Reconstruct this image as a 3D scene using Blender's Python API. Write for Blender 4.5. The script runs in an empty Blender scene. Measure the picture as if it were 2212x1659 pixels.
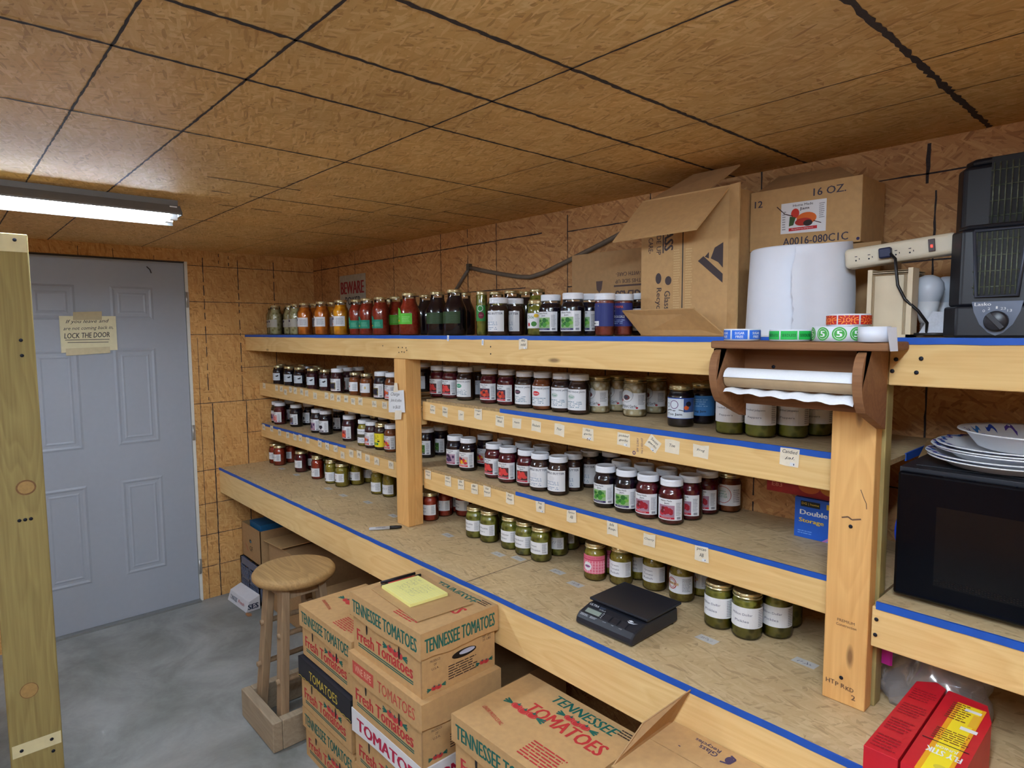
import bpy, bmesh, math, random
from math import sin, cos, pi, radians, sqrt, atan2
from mathutils import Matrix, Vector
random.seed(7)
scn = bpy.context.scene
COL = scn.collection
# ------------------------------------------------------------ camera
cam_d = bpy.data.cameras.new('camera'); cam_o = bpy.data.objects.new('camera', cam_d); COL.objects.link(cam_o)
YAW, PITCH, ROLL, FPX = 0.831923, -0.0851636, -0.0061802, 1371.69
fw = Vector((-sin(YAW)*cos(PITCH), cos(YAW)*cos(PITCH), sin(PITCH)))
rt0 = Vector((cos(YAW), sin(YAW), 0)); up0 = rt0.cross(fw)
rt = rt0*cos(ROLL)+up0*sin(ROLL); up = up0*cos(ROLL)-rt0*sin(ROLL)
cam_o.matrix_world = Matrix(((rt.x, up.x, -fw.x, 4.05304), (rt.y, up.y, -fw.y, -1.90802), (rt.z, up.z, -fw.z, 1.63354), (0, 0, 0, 1)))
cam_d.sensor_width = 36; cam_d.lens = 36*FPX/2212; cam_d.clip_start = 0.02
scn.camera = cam_o
# ------------------------------------------------------------ world, exposure
w = bpy.data.worlds.new('world'); scn.world = w; w.use_nodes = True
w.node_tree.nodes['Background'].inputs[0].default_value = (0.35, 0.42, 0.55, 1)
w.node_tree.nodes['Background'].inputs[1].default_value = 0.05
scn.view_settings.view_transform = 'Standard'; scn.view_settings.look = 'None'
scn.view_settings.gamma = 1; scn.view_settings.exposure = 1.95
scn.view_settings.use_curve_mapping = False
TUBE_SEEN, TUBE_NEAR, TUBE_FILL = 24.0, 39.0, 11.0      # strength of the fluorescent tubes, the last an added unseen fill (fixtures are built further down)
TUBE_COL = (0.70, 0.84, 1.0)

# ------------------------------------------------------------ helpers
def lin(c):
    return tuple(((x/255)/12.92 if x/255 <= .04045 else (((x/255)+.055)/1.055)**2.4) for x in c)
MATS = {}
def newmat(name):
    m = bpy.data.materials.new(name); m.use_nodes = True
    nt = m.node_tree; return m, nt, nt.nodes['Principled BSDF']
def N(nt, t, **kw):
    n = nt.nodes.new(t)
    for k, v in kw.items():
        if k.startswith('i_'): n.inputs[int(k[2:])].default_value = v
        else: setattr(n, k, v)
    return n
def L(nt, a, b): nt.links.new(a, b)
def M(rgb, rough=.6, metal=0, var=.06, scale=40, bump=0, coat=0, emit=0, name=None):
    """procedural material: base colour with a little noise variation"""
    key = (rgb, rough, metal, var, scale, bump, coat, emit)
    if key in MATS: return MATS[key]
    m, nt, b = newmat(name or 'mat_%02x%02x%02x' % rgb)
    c = lin(rgb)
    b.inputs['Roughness'].default_value = rough; b.inputs['Metallic'].default_value = metal
    if coat: b.inputs['Coat Weight'].default_value = coat; b.inputs['Coat Roughness'].default_value = .05
    if emit:
        b.inputs['Emission Color'].default_value = (*c, 1); b.inputs['Emission Strength'].default_value = emit
    if var:
        tc = N(nt, 'ShaderNodeTexCoord'); no = N(nt, 'ShaderNodeTexNoise'); no.inputs['Scale'].default_value = scale; no.inputs['Detail'].default_value = 4
        L(nt, tc.outputs['Object'], no.inputs['Vector'])
        r = N(nt, 'ShaderNodeValToRGB'); r.color_ramp.elements[0].position = .3; r.color_ramp.elements[1].position = .7
        r.color_ramp.elements[0].color = (*[x*(1-var) for x in c], 1); r.color_ramp.elements[1].color = (*[min(1, x*(1+var)) for x in c], 1)
        L(nt, no.outputs['Fac'], r.inputs['Fac']); L(nt, r.outputs['Color'], b.inputs['Base Color'])
        if bump:
            bp = N(nt, 'ShaderNodeBump'); bp.inputs['Strength'].default_value = bump; bp.inputs['Distance'].default_value = .002
            L(nt, no.outputs['Fac'], bp.inputs['Height']); L(nt, bp.outputs['Normal'], b.inputs['Normal'])
    else: b.inputs['Base Color'].default_value = (*c, 1)
    MATS[key] = m; return m
def mixc(nt, fac, a, b, blend='MIX'):
    n = N(nt, 'ShaderNodeMix', data_type='RGBA', blend_type=blend)
    for s, v in ((0, fac), (6, a), (7, b)):
        if hasattr(v, 'links'): L(nt, v, n.inputs[s])
        elif s == 0: n.inputs[0].default_value = v
        else: n.inputs[s].default_value = (*v, 1)
    return n.outputs[2]
def mth(nt, op, a, b=None):
    n = N(nt, 'ShaderNodeMath', operation=op)
    for i, v in enumerate((a, b)):
        if v is None: continue
        if hasattr(v, 'links'): L(nt, v, n.inputs[i])
        else: n.inputs[i].default_value = v
    return n.outputs[0]

def osb(name, plane, dark, mid, light, base_rot=0, size=1.0, rough=.62, dusty=None):
    """oriented strand board: layers of long flat wood flakes, each cell of a stretched Voronoi one flake"""
    m, nt, b = newmat(name)
    tc = N(nt, 'ShaderNodeTexCoord'); sp = N(nt, 'ShaderNodeSeparateXYZ'); L(nt, tc.outputs['Object'], sp.inputs[0])
    cb = N(nt, 'ShaderNodeCombineXYZ')
    ax = {'xy': (0, 1), 'xz': (0, 2), 'yz': (1, 2)}[plane]
    L(nt, sp.outputs[ax[0]], cb.inputs[0]); L(nt, sp.outputs[ax[1]], cb.inputs[1])
    dn = N(nt, 'ShaderNodeTexNoise'); dn.inputs['Scale'].default_value = 9; dn.inputs['Detail'].default_value = 5; L(nt, cb.outputs[0], dn.inputs['Vector'])
    off = N(nt, 'ShaderNodeVectorMath', operation='MULTIPLY_ADD'); off.inputs[1].default_value = (.014, .014, 0); L(nt, dn.outputs['Color'], off.inputs[0]); L(nt, cb.outputs[0], off.inputs[2])
    col = None; hgt = None
    for i, (ang, ln, wd) in enumerate(((5, .10, .026), (-38, .075, .020), (28, .09, .016), (78, .05, .014), (-12, .085, .011), (-62, .045, .009), (15, .05, .007))):
        mp = N(nt, 'ShaderNodeMapping'); mp.inputs['Rotation'].default_value = (0, 0, radians(ang+base_rot)); mp.inputs['Location'].default_value = (i*3.7, i*1.9, 0)
        L(nt, off.outputs[0], mp.inputs['Vector'])
        sc = N(nt, 'ShaderNodeVectorMath', operation='MULTIPLY'); sc.inputs[1].default_value = (size/ln, size/wd, 1); L(nt, mp.outputs[0], sc.inputs[0])
        vo = N(nt, 'ShaderNodeTexVoronoi', voronoi_dimensions='2D'); vo.inputs['Scale'].default_value = 1; L(nt, sc.outputs[0], vo.inputs['Vector'])
        vs = N(nt, 'ShaderNodeSeparateColor'); L(nt, vo.outputs['Color'], vs.inputs[0])
        # streaks along the flake
        st = N(nt, 'ShaderNodeTexNoise'); st.inputs['Scale'].default_value = 1.0; st.inputs['Detail'].default_value = 3
        s2 = N(nt, 'ShaderNodeVectorMath', operation='MULTIPLY'); s2.inputs[1].default_value = (14, 150, 1); L(nt, mp.outputs[0], s2.inputs[0]); L(nt, s2.outputs[0], st.inputs['Vector'])
        v = mth(nt, 'ADD', mth(nt, 'MULTIPLY', vs.outputs[0], .72), mth(nt, 'MULTIPLY', st.outputs['Fac'], .32))
        r = N(nt, 'ShaderNodeValToRGB'); e = r.color_ramp.elements
        e[0].position = .10; e[0].color = (*lin(dark), 1); e[1].position = .93; e[1].color = (*lin(light), 1)
        x = e.new(.30); x.color = (*lin(mid), 1); x = e.new(.68); x.color = (*[(a*.6+c*.4) for a, c in zip(lin(mid), lin(light))], 1)
        L(nt, v, r.inputs['Fac'])
        if col is None: col = r.outputs['Color']; hgt = vs.outputs[0]
        else:
            g = mth(nt, 'GREATER_THAN', vs.outputs[1], .52 if i < 5 else .68)
            g = mth(nt, 'MULTIPLY', g, .9)
            col = mixc(nt, g, col, r.outputs['Color'])
    big = N(nt, 'ShaderNodeTexNoise'); big.inputs['Scale'].default_value = 2.2; big.inputs['Detail'].default_value = 2; L(nt, cb.outputs[0], big.inputs['Vector'])
    mr = N(nt, 'ShaderNodeMapRange'); mr.inputs['From Min'].default_value = .3; mr.inputs['From Max'].default_value = .7; mr.inputs['To Min'].default_value = .86; mr.inputs['To Max'].default_value = 1.08
    L(nt, big.outputs['Fac'], mr.inputs['Value'])
    vm = N(nt, 'ShaderNodeVectorMath', operation='SCALE'); L(nt, col, vm.inputs[0]); L(nt, mr.outputs[0], vm.inputs['Scale'])
    out = vm.outputs[0]
    if dusty: out = mixc(nt, dusty[1], out, lin(dusty[0]))
    L(nt, out, b.inputs['Base Color']); b.inputs['Roughness'].default_value = rough
    bp = N(nt, 'ShaderNodeBump'); bp.inputs['Strength'].default_value = .25; bp.inputs['Distance'].default_value = .0008
    L(nt, dn.outputs['Fac'], bp.inputs['Height']); L(nt, bp.outputs['Normal'], b.inputs['Normal'])
    return m
def lumber(name, axis, light, dark, knots=.5, seed=0, ring=1.0):
    """sawn pine; axis = direction of the grain"""
    m, nt, b = newmat(name)
    tc = N(nt, 'ShaderNodeTexCoord'); mp = N(nt, 'ShaderNodeMapping'); mp.inputs['Location'].default_value = (seed*1.37, seed*.71, seed*2.3)
    L(nt, tc.outputs['Object'], mp.inputs['Vector'])
    k = {'x': 0, 'y': 1, 'z': 2}[axis]
    def scaled(a, c):
        s = [c]*3; s[k] = a
        n = N(nt, 'ShaderNodeVectorMath', operation='MULTIPLY'); n.inputs[1].default_value = s; L(nt, mp.outputs[0], n.inputs[0]); return n.outputs[0]
    # knots: warp the grain round them
    kv = N(nt, 'ShaderNodeTexVoronoi'); kv.inputs['Scale'].default_value = 1; L(nt, scaled(2.2, 7.5), kv.inputs['Vector'])
    kd = kv.outputs['Distance']
    near = N(nt, 'ShaderNodeMapRange'); near.inputs['From Min'].default_value = .0; near.inputs['From Max'].default_value = .5; near.inputs['To Min'].default_value = 1; near.inputs['To Max'].default_value = 0; L(nt, kd, near.inputs['Value'])
    lo = N(nt, 'ShaderNodeTexNoise'); lo.inputs['Scale'].default_value = 1; lo.inputs['Detail'].default_value = 2; L(nt, scaled(.9, 6), lo.inputs['Vector'])
    ph = mth(nt, 'ADD', mth(nt, 'MULTIPLY', lo.outputs['Fac'], 9*ring), mth(nt, 'MULTIPLY', near.outputs[0], 2.2*knots))
    ringv = mth(nt, 'FRACT', mth(nt, 'MULTIPLY', ph, 1.6))
    rr = N(nt, 'ShaderNodeValToRGB'); e = rr.color_ramp.elements; e[0].position = 0; e[0].color = (0, 0, 0, 1); e[1].position = 1; e[1].color = (0, 0, 0, 1); x = e.new(.8); x.color = (1, 1, 1, 1)
    L(nt, ringv, rr.inputs['Fac'])
    fi = N(nt, 'ShaderNodeTexNoise'); fi.inputs['Scale'].default_value = 1; fi.inputs['Detail'].default_value = 5; L(nt, scaled(5, 160), fi.inputs['Vector'])
    f = mth(nt, 'ADD', mth(nt, 'MULTIPLY', rr.outputs['Color'], .30), mth(nt, 'MULTIPLY', mth(nt, 'SUBTRACT', fi.outputs['Fac'], .3), .9))
    col = mixc(nt, f, lin(light), lin(dark))
    if knots:
        kr = N(nt, 'ShaderNodeValToRGB'); e = kr.color_ramp.elements; e[0].position = .03; e[0].color = (1, 1, 1, 1); e[1].position = .07; e[1].color = (0, 0, 0, 1); L(nt, kd, kr.inputs['Fac'])
        gate = mth(nt, 'GREATER_THAN', N2(nt, kv), .6)
        col = mixc(nt, mth(nt, 'MULTIPLY', mth(nt, 'MULTIPLY', kr.outputs['Color'], gate), .75), col, lin((104, 66, 40)))
    L(nt, col, b.inputs['Base Color']); b.inputs['Roughness'].default_value = .72
    bp = N(nt, 'ShaderNodeBump'); bp.inputs['Strength'].default_value = .05; bp.inputs['Distance'].default_value = .0006
    L(nt, fi.outputs['Fac'], bp.inputs['Height']); L(nt, bp.outputs['Normal'], b.inputs['Normal'])
    return m
def N2(nt, vo):
    s = N(nt, 'ShaderNodeSeparateColor'); L(nt, vo.outputs['Color'], s.inputs[0]); return s.outputs[0]

_tc = {}
def tmesh(s, bold=0, shear=0):
    """flat text as (verts2d, faces, width, height), lower-left at the origin"""
    k = (s, bold, shear)
    if k in _tc: return _tc[k]
    cu = bpy.data.curves.new('t', 'FONT'); cu.body = s; cu.size = 1; cu.offset = bold; cu.shear = shear; cu.resolution_u = 2
    o = bpy.data.objects.new('t', cu); COL.objects.link(o); bpy.context.view_layer.update()
    me = o.evaluated_get(bpy.context.evaluated_depsgraph_get()).to_mesh()
    v = [(p.co.x, p.co.y) for p in me.vertices]; f = [tuple(p.vertices) for p in me.polygons]
    o.to_mesh_clear(); bpy.data.objects.remove(o); bpy.data.curves.remove(cu)
    if not v: v = [(0, 0)]; f = []
    x0 = min(p[0] for p in v); x1 = max(p[0] for p in v); y0 = min(p[1] for p in v); y1 = max(p[1] for p in v)
    _tc[k] = ([(p[0]-x0, p[1]-y0) for p in v], f, max(x1-x0, 1e-6), max(y1-y0, 1e-6)); return _tc[k]

class MB:
    def __init__(s): s.v = []; s.f = []; s.mi = []; s.sm = []; s.mats = []
    def slot(s, m):
        if m not in s.mats: s.mats.append(m)
        return s.mats.index(m)
    def add(s, vs, fs, m, smooth=False):
        b = len(s.v); k = s.slot(m); s.v += [tuple(p) for p in vs]
        for f in fs: s.f.append(tuple(b+i for i in f)); s.mi.append(k); s.sm.append(smooth)
        return s
    def box(s, x0, y0, z0, x1, y1, z1, m, T=None):
        x0, x1 = sorted((x0, x1)); y0, y1 = sorted((y0, y1)); z0, z1 = sorted((z0, z1))
        vs = [(x0, y0, z0), (x1, y0, z0), (x1, y1, z0), (x0, y1, z0), (x0, y0, z1), (x1, y0, z1), (x1, y1, z1), (x0, y1, z1)]
        if T is not None: vs = [T @ Vector(p) for p in vs]
        return s.add(vs, [(0, 3, 2, 1), (4, 5, 6, 7), (0, 1, 5, 4), (1, 2, 6, 5), (2, 3, 7, 6), (3, 0, 4, 7)], m)
    def quad(s, a, b, c, d, m): return s.add([a, b, c, d], [(0, 1, 2, 3)], m)
    def lathe(s, prof, m, n=28, c=(0, 0, 0), T=None, smooth=True, cap0=True, cap1=True):
        vs = []; fs = []
        for r, z in prof:
            for i in range(n):
                a = 2*pi*i/n; vs.append((c[0]+r*cos(a), c[1]+r*sin(a), c[2]+z))
        for j in range(len(prof)-1):
            for i in range(n): fs.append((j*n+i, j*n+(i+1) % n, (j+1)*n+(i+1) % n, (j+1)*n+i))
        if cap0: fs.append(tuple(reversed(range(n))))
        if cap1: fs.append(tuple((len(prof)-1)*n+i for i in range(n)))
        if T is not None: vs = [T @ Vector(p) for p in vs]
        return s.add(vs, fs, m, smooth)
    def tube(s, pts, r, m, n=8, closed=False):
        pts = [Vector(p) for p in pts]; vs = []; fs = []; L_ = len(pts); pv = None
        for i, p in enumerate(pts):
            d = (pts[min(i+1, L_-1)]-pts[max(i-1, 0)]).normalized()
            if pv is None: a = d.orthogonal().normalized()
            else:
                a = (pv-d*pv.dot(d)); a = a.normalized() if a.length > 1e-6 else d.orthogonal().normalized()
            pv = a; b = d.cross(a); rr = r[i] if isinstance(r, (list, tuple)) else r
            for k in range(n):
                t = 2*pi*k/n; vs.append(p+a*(rr*cos(t))+b*(rr*sin(t)))
        for i in range(L_-1):
            for k in range(n): fs.append((i*n+k, i*n+(k+1) % n, (i+1)*n+(k+1) % n, (i+1)*n+k))
        fs.append(tuple(reversed(range(n)))); fs.append(tuple((L_-1)*n+k for k in range(n)))
        return s.add(vs, fs, m, True)
    def prism(s, poly, lo, hi, m, axis='x'):
        """poly in the two other axes, extruded along axis"""
        n = len(poly)
        def P(t, a, b): return {'x': (t, a, b), 'y': (a, t, b), 'z': (a, b, t)}[axis]
        vs = [P(lo, *p) for p in poly]+[P(hi, *p) for p in poly]
        fs = [tuple(range(n))[::-1], tuple(range(n, 2*n))]+[(i, (i+1) % n, n+(i+1) % n, n+i) for i in range(n)]
        return s.add(vs, fs, m)
    def draw(s, els, F, off=.0004):
        """printed graphics; F(x, y, off) maps the sheet to the surface. Shapes are cut in strips so they bend with it"""
        for q, e in enumerate(els):
            k = e[0]; o = off+q*.00003
            if k == 'r':
                _, x0, y0, x1, y1, m = e; n = max(1, int(abs(x1-x0)/.006)); xs = [x0+(x1-x0)*i/n for i in range(n+1)]
                s.add([F(x, y, o) for x in xs for y in (y0, y1)], [(2*i, 2*i+2, 2*i+3, 2*i+1) for i in range(n)], m)
            elif k == 'e':
                _, cx, cy, rx, ry, m = e; n = 10; vs = []; fs = []
                for i in range(n+1):
                    t = -cos(pi*i/n); h = sqrt(max(0, 1-t*t)); vs += [F(cx+rx*t, cy-ry*h, o), F(cx+rx*t, cy+ry*h, o)]
                s.add(vs, [(2*i, 2*i+2, 2*i+3, 2*i+1) for i in range(n)], m)
            elif k == 'o':
                _, cx, cy, r0, r1, m = e; n = 20; vs = []
                for i in range(n): a = 2*pi*i/n; vs += [F(cx+r0*cos(a), cy+r0*sin(a), o), F(cx+r1*cos(a), cy+r1*sin(a), o)]
                s.add(vs, [(2*i, 2*i+1, (2*i+3) % (2*n), (2*i+2) % (2*n)) for i in range(n)], m)
            elif k == 'p':
                _, pts, m = e; s.add([F(x, y, o) for x, y in pts], [tuple(range(len(pts)))], m)
            elif k == 'l':      # pen strokes
                _, pts, wd, m = e
                for (xa, ya), (xb, yb) in zip(pts, pts[1:]):
                    dx, dy = xb-xa, yb-ya; l = sqrt(dx*dx+dy*dy) or 1; nx, ny = -dy/l*wd/2, dx/l*wd/2
                    s.add([F(xa+nx, ya+ny, o), F(xa-nx, ya-ny, o), F(xb-nx, yb-ny, o), F(xb+nx, yb+ny, o)], [(0, 1, 2, 3)], m)
            elif k == 't':      # ('t', text, centre x, centre y, width or 0, height, material, bold, shear, rot)
                _, tx, cx, cy, wd, ht, m = e[:7]; bold = e[7] if len(e) > 7 else 0; sh = e[8] if len(e) > 8 else 0; rot = e[9] if len(e) > 9 else 0
                v, f, tw, th = tmesh(tx, 0, sh); sy = ht/th; sx = wd/tw if wd else sy
                c_, s_ = cos(rot), sin(rot)
                for qi, sh_ in enumerate((0,) if bold < .008 else (-.9*bold, 0, .9*bold)):      # heavy type: doubled strokes
                    vs = []
                    for x, y in v:
                        a = (x-tw/2+sh_)*sx; b = (y-th/2)*sy; vs.append(F(cx+a*c_-b*s_, cy+a*s_+b*c_, o+qi*.00012))
                    s.add(vs, f, m)
            elif k == 'n':      # lines of small print
                _, x0, y0, x1, y1, cnt, m = e; h = (y1-y0)/cnt
                for i in range(cnt):
                    x = x0; yy = y1-(i+.7)*h
                    end = x1-random.random()*.25*(x1-x0)
                    while x < end:
                        l = min((.1+.2*random.random())*(x1-x0), end-x); s.add([F(x, yy, o), F(x+l, yy, o), F(x+l, yy+h*.42, o), F(x, yy+h*.42, o)], [(0, 1, 2, 3)], m); x += l+.03*(x1-x0)
        return s
    def mesh(s, name):
        me = bpy.data.meshes.new(name); me.from_pydata(s.v, [], s.f)
        for m in s.mats: me.materials.append(m)
        me.polygons.foreach_set('material_index', s.mi); me.polygons.foreach_set('use_smooth', s.sm); me.update(); return me
    def build(s, name, parent=None, loc=None, rotz=0, bevel=0, seg=2):
        return link(name, s.mesh(name), parent, loc, rotz, bevel, seg)
def link(name, me, parent=None, loc=None, rotz=0, bevel=0, seg=2):
    o = bpy.data.objects.new(name, me); COL.objects.link(o)
    if parent is not None: o.parent = parent
    if loc is not None: o.location = loc
    if rotz: o.rotation_euler.z = rotz
    if bevel:
        md = o.modifiers.new('bevel', 'BEVEL'); md.width = bevel; md.segments = seg; md.limit_method = 'ANGLE'; md.angle_limit = radians(40)
    return o
def tag(o, label=None, cat=None, group=None, kind=None):
    if label: o['label'] = label
    if cat: o['category'] = cat
    if group: o['group'] = group
    if kind: o['kind'] = kind
    return o
def thing(name, label, cat, loc=(0, 0, 0), rotz=0, group=None):
    o = bpy.data.objects.new(name, None); COL.objects.link(o); o.location = loc; o.rotation_euler.z = rotz; o.empty_display_size = .05
    return tag(o, label, cat, group)
def struct(name, mb, **k): return tag(mb.build(name, **k), kind='structure')
def flat(o, ux, uy):
    """surface frame: origin, unit right, unit up -> F for draw()"""
    o = Vector(o); ux = Vector(ux); uy = Vector(uy); n = ux.cross(uy)
    return lambda x, y, d: o+ux*x+uy*y+n*d
def cyl(r, c=(0, 0, 0), yaw=0):
    """front of the cylinder faces -Y, turned by yaw towards +X"""
    return lambda x, y, d: (c[0]+(r+d)*sin(x/r+yaw), c[1]-(r+d)*cos(x/r+yaw), c[2]+y)
def scribble(x0, y0, x1, y1, rnd, wd, m, n=3):
    """an illegible handwritten word"""
    els = []; h = y1-y0; x = x0
    while x < x1:
        p = [(x, y0+rnd.random()*h*.3)]
        for _ in range(n): p.append((x+rnd.random()*.2*(x1-x0), y0+rnd.random()*h))
        els.append(('l', p, wd, m)); x += .2*(x1-x0)
    return els
# ------------------------------------------------------------ materials
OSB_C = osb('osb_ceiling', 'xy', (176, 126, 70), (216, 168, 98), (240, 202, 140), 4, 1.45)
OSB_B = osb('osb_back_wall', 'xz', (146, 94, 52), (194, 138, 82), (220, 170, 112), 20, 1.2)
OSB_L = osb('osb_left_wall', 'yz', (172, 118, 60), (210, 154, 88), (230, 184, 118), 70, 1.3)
OSB_S = osb('osb_shelf', 'xy', (158, 124, 80), (212, 180, 126), (236, 210, 160), 0, 1.15, .6, ((186, 166, 136), .35))
OSB_E = M((178, 148, 104), .8, var=.25, scale=120)
PX = [lumber('pine_x%d' % i, 'x', (244, 208, 142), (220, 170, 100), .5, i*3+1) for i in range(4)]
PXD = lumber('pine_counter_front', 'x', (248, 214, 150), (224, 178, 108), .55, 17)
PZ = [lumber('pine_z%d' % i, 'z', (240, 190, 118), (214, 152, 84), .5, i*5+2, 1.3) for i in range(3)]
PZL = lumber('treated_post', 'z', (172, 156, 98), (128, 106, 60), .2, 31, 1.4)
PY = lumber('pine_y', 'y', (214, 176, 122), (176, 132, 84), .3, 9)
OLD = lumber('old_stool_wood', 'x', (192, 156, 102), (134, 100, 60), .25, 12)
OLDZ = lumber('old_stool_legs', 'z', (176, 148, 114), (124, 98, 76), .2, 14)
HOLD = lumber('stained_wood', 'x', (150, 104, 66), (112, 72, 44), .1, 21)
TAPE = M((24, 88, 190), .55, var=.08, scale=30)
MASK = M((240, 228, 204), .7, var=.05, scale=60)
PAPER = M((240, 240, 240), .75, var=.02)
INK = M((28, 26, 36), .6, var=0)
GREY = M((150, 150, 158), .7, var=0)
WHITE = M((236, 238, 240), .5, var=.02)
CARD = M((200, 160, 108), .8, var=.06, scale=60)
CARDD = M((176, 138, 94), .8, var=.07, scale=60)
CARDE = M((150, 116, 78), .9, var=.1, scale=200)
BLACK = M((18, 18, 21), .4, var=0)
DOT = M((40, 44, 56), .4, metal=.6, var=0)
LINE = M((56, 46, 46), .8, var=.3, scale=300)
# ============================================================ room
ZC = 2.11; RX, RY = 5.6, -4.3
c = MB(); c.quad((0, RY, ZC), (0, 0, ZC), (RX, 0, ZC), (RX, RY, ZC), OSB_C)
def ragged(F, a, b, wd, rnd, step=.03, dash=None):
    """black sprayed chalk line between a and b on a surface"""
    (xa, ya), (xb, yb) = a, b; l = sqrt((xb-xa)**2+(yb-ya)**2); n = int(l/step); nx, ny = -(yb-ya)/l, (xb-xa)/l; vs = []; fs = []
    for i in range(n+1):
        t = i/n; w0 = wd*(.35+.35*rnd.random()); j = (rnd.random()-.5)*wd*.4; x = xa+(xb-xa)*t; y = ya+(yb-ya)*t
        vs += [F(x+nx*(w0/1+j), y+ny*(w0/1+j), .0006), F(x-nx*(w0/1-j), y-ny*(w0/1-j), .0006)]
    for i in range(n):
        if dash and rnd.random() > dash: continue
        fs.append((2*i, 2*i+2, 2*i+3, 2*i+1))
    return vs, fs
rnd = random.Random(3)
FC = lambda x, y, d: (x, y, ZC-d)
for x, wd, y0 in ((3.668, .0125, RY), (3.235, .0088, RY), (3.013, .0086, RY), (2.792, .0072, RY), (2.373, .0062, RY), (2.15, .0022, -.5)):
    c.add(*ragged(FC, (x, y0), (x, -.005), wd, rnd, .012), LINE)
for x, wd, y0, da in ((1.94, .006, -1.25, .75), (1.74, .007, -1.3, .7), (1.51, .006, -1.2, .6), (1.10, .006, -1.2, .6), (.7, .005, -1.1, .5)):
    c.add(*ragged(FC, (x, y0), (x, -.05), wd, rnd, .06, da), LINE)
for y, wd, x1 in ((-1.656, .0042, 3.9), (-1.436, .0050, 3.2), (-1.011, .0042, RX), (-.566, .0022, RX), (-.35, .0018, RX)):
    c.add(*ragged(FC, (0, y), (x1, y), wd, rnd, .014), LINE)
c.add(*ragged(FC, (0, -2.1), (RX, -2.1), .004, rnd), LINE)
struct('ceiling', c)

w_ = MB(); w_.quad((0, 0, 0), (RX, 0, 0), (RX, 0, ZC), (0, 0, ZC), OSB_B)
FB = lambda x, y, d: (x, -d, y)
for z in (2.03, 1.81): w_.add(*ragged(FB, (0, z), (2.15 if z > 2 else 2.05, z+.004), .0045, rnd), LINE); w_.add(*ragged(FB, (2.295, z-.006), (4.4, z-.004), .004, rnd), LINE)
for z in (1.61, 1.2, .99): w_.add(*ragged(FB, (0, z), (RX, z), .0035, rnd), LINE)
for x, z1 in ((.121, 2.1), (.351, 2.1), (.563, 2.1), (.997, 2.11), (1.436, 2.11), (1.652, 2.11), (1.86, 2.11), (2.295, 2.09), (2.493, 1.87), (2.691, 2.11), (3.10, 2.11), (3.563, 2.0)):
    w_.add(*ragged(FB, (x, .8), (x, z1), .0042, rnd, .02, .93), LINE)
w_.add(*ragged(FB, (3.543, 2.0), (3.543, 2.1), .009, rnd, .02), LINE)
w_.add(*ragged(FB, (4.0, .8), (4.0, 2.1), .006, rnd, .02), LINE)
struct('wall_back', w_)

DY0, DY1, DH = -1.709, -.795, 2.035
JY0, JY1, JH = DY0-.018, DY1+.016, DH+.006
wl = MB()
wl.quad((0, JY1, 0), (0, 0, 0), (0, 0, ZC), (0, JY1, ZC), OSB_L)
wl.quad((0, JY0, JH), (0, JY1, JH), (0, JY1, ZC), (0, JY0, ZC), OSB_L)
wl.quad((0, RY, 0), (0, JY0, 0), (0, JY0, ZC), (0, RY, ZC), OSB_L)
FL = lambda x, y, d: (d, x, y)
for z in (2.022, 1.811, 1.617): wl.add(*ragged(FL, (JY1, z), (0, z-.002), .0030, rnd), LINE)
for z in (1.204,): wl.add(*ragged(FL, (JY1, z), (0, z), .004, rnd), LINE)
for z in (1.41, 1.0): wl.add(*ragged(FL, (-.5, z), (0, z), .0025, rnd), LINE)
for z in (.796, .59, .398, .2): wl.add(*ragged(FL, (JY1, z), (0, z), .0032, rnd), LINE)
for y in (-.693, -.492, -.27): wl.add(*ragged(FL, (y, 1.2), (y, 2.07), .0042, rnd, .02, .72), LINE)
for y, wd in ((-.674, .0055), (-.473, .005), (-.27, .004)): wl.add(*ragged(FL, (y, 0), (y, 1.2), wd, rnd, .02), LINE)
for y in (-.742,): wl.add(*ragged(FL, (y, 0), (y, 1.6), .0025, rnd, .02), LINE)
for y in (-1.6, -1.31, -1.15, -.95): wl.add(*ragged(FL, (y, JH), (y, ZC-.02), .003, rnd, .02, .7), LINE)
for y, z0, z1 in ((-.602, 2.04, 2.1), (-.545, 2.03, 2.09)): wl.add(*ragged(FL, (y, z0), (y, z1), .004, rnd, .02, .8), LINE)
struct('wall_left', wl)
wr = MB(); wr.quad((RX, 0, 0), (RX, RY, 0), (RX, RY, ZC), (RX, 0, ZC), OSB_L); struct('wall_right', wr)
wf = MB(); wf.quad((RX, RY, 0), (0, RY, 0), (0, RY, ZC), (RX, RY, ZC), OSB_B); struct('wall_front', wf)

# concrete floor
m, nt, b = newmat('concrete')
tc = N(nt, 'ShaderNodeTexCoord')
n1 = N(nt, 'ShaderNodeTexNoise'); n1.inputs['Scale'].default_value = 2.6; n1.inputs['Detail'].default_value = 9; n1.inputs['Roughness'].default_value = .62; n1.inputs['Distortion'].default_value = .6; L(nt, tc.outputs['Object'], n1.inputs['Vector'])
r = N(nt, 'ShaderNodeValToRGB'); e = r.color_ramp.elements; e[0].position = .36; e[0].color = (*lin((126, 128, 124)), 1); e[1].position = .66; e[1].color = (*lin((172, 174, 172)), 1)
L(nt, n1.outputs['Fac'], r.inputs['Fac'])
n2 = N(nt, 'ShaderNodeTexNoise'); n2.inputs['Scale'].default_value = 60; n2.inputs['Detail'].default_value = 4; L(nt, tc.outputs['Object'], n2.inputs['Vector'])
o_ = mixc(nt, mth(nt, 'MULTIPLY', n2.outputs['Fac'], .25), r.outputs['Color'], lin((104, 106, 104)))
L(nt, o_, b.inputs['Base Color']); b.inputs['Roughness'].default_value = .55
CONC = m
f_ = MB(); f_.quad((-.15, RY, 0), (RX, RY, 0), (RX, 0, 0), (-.15, 0, 0), CONC)
struct('floor', f_)

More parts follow.
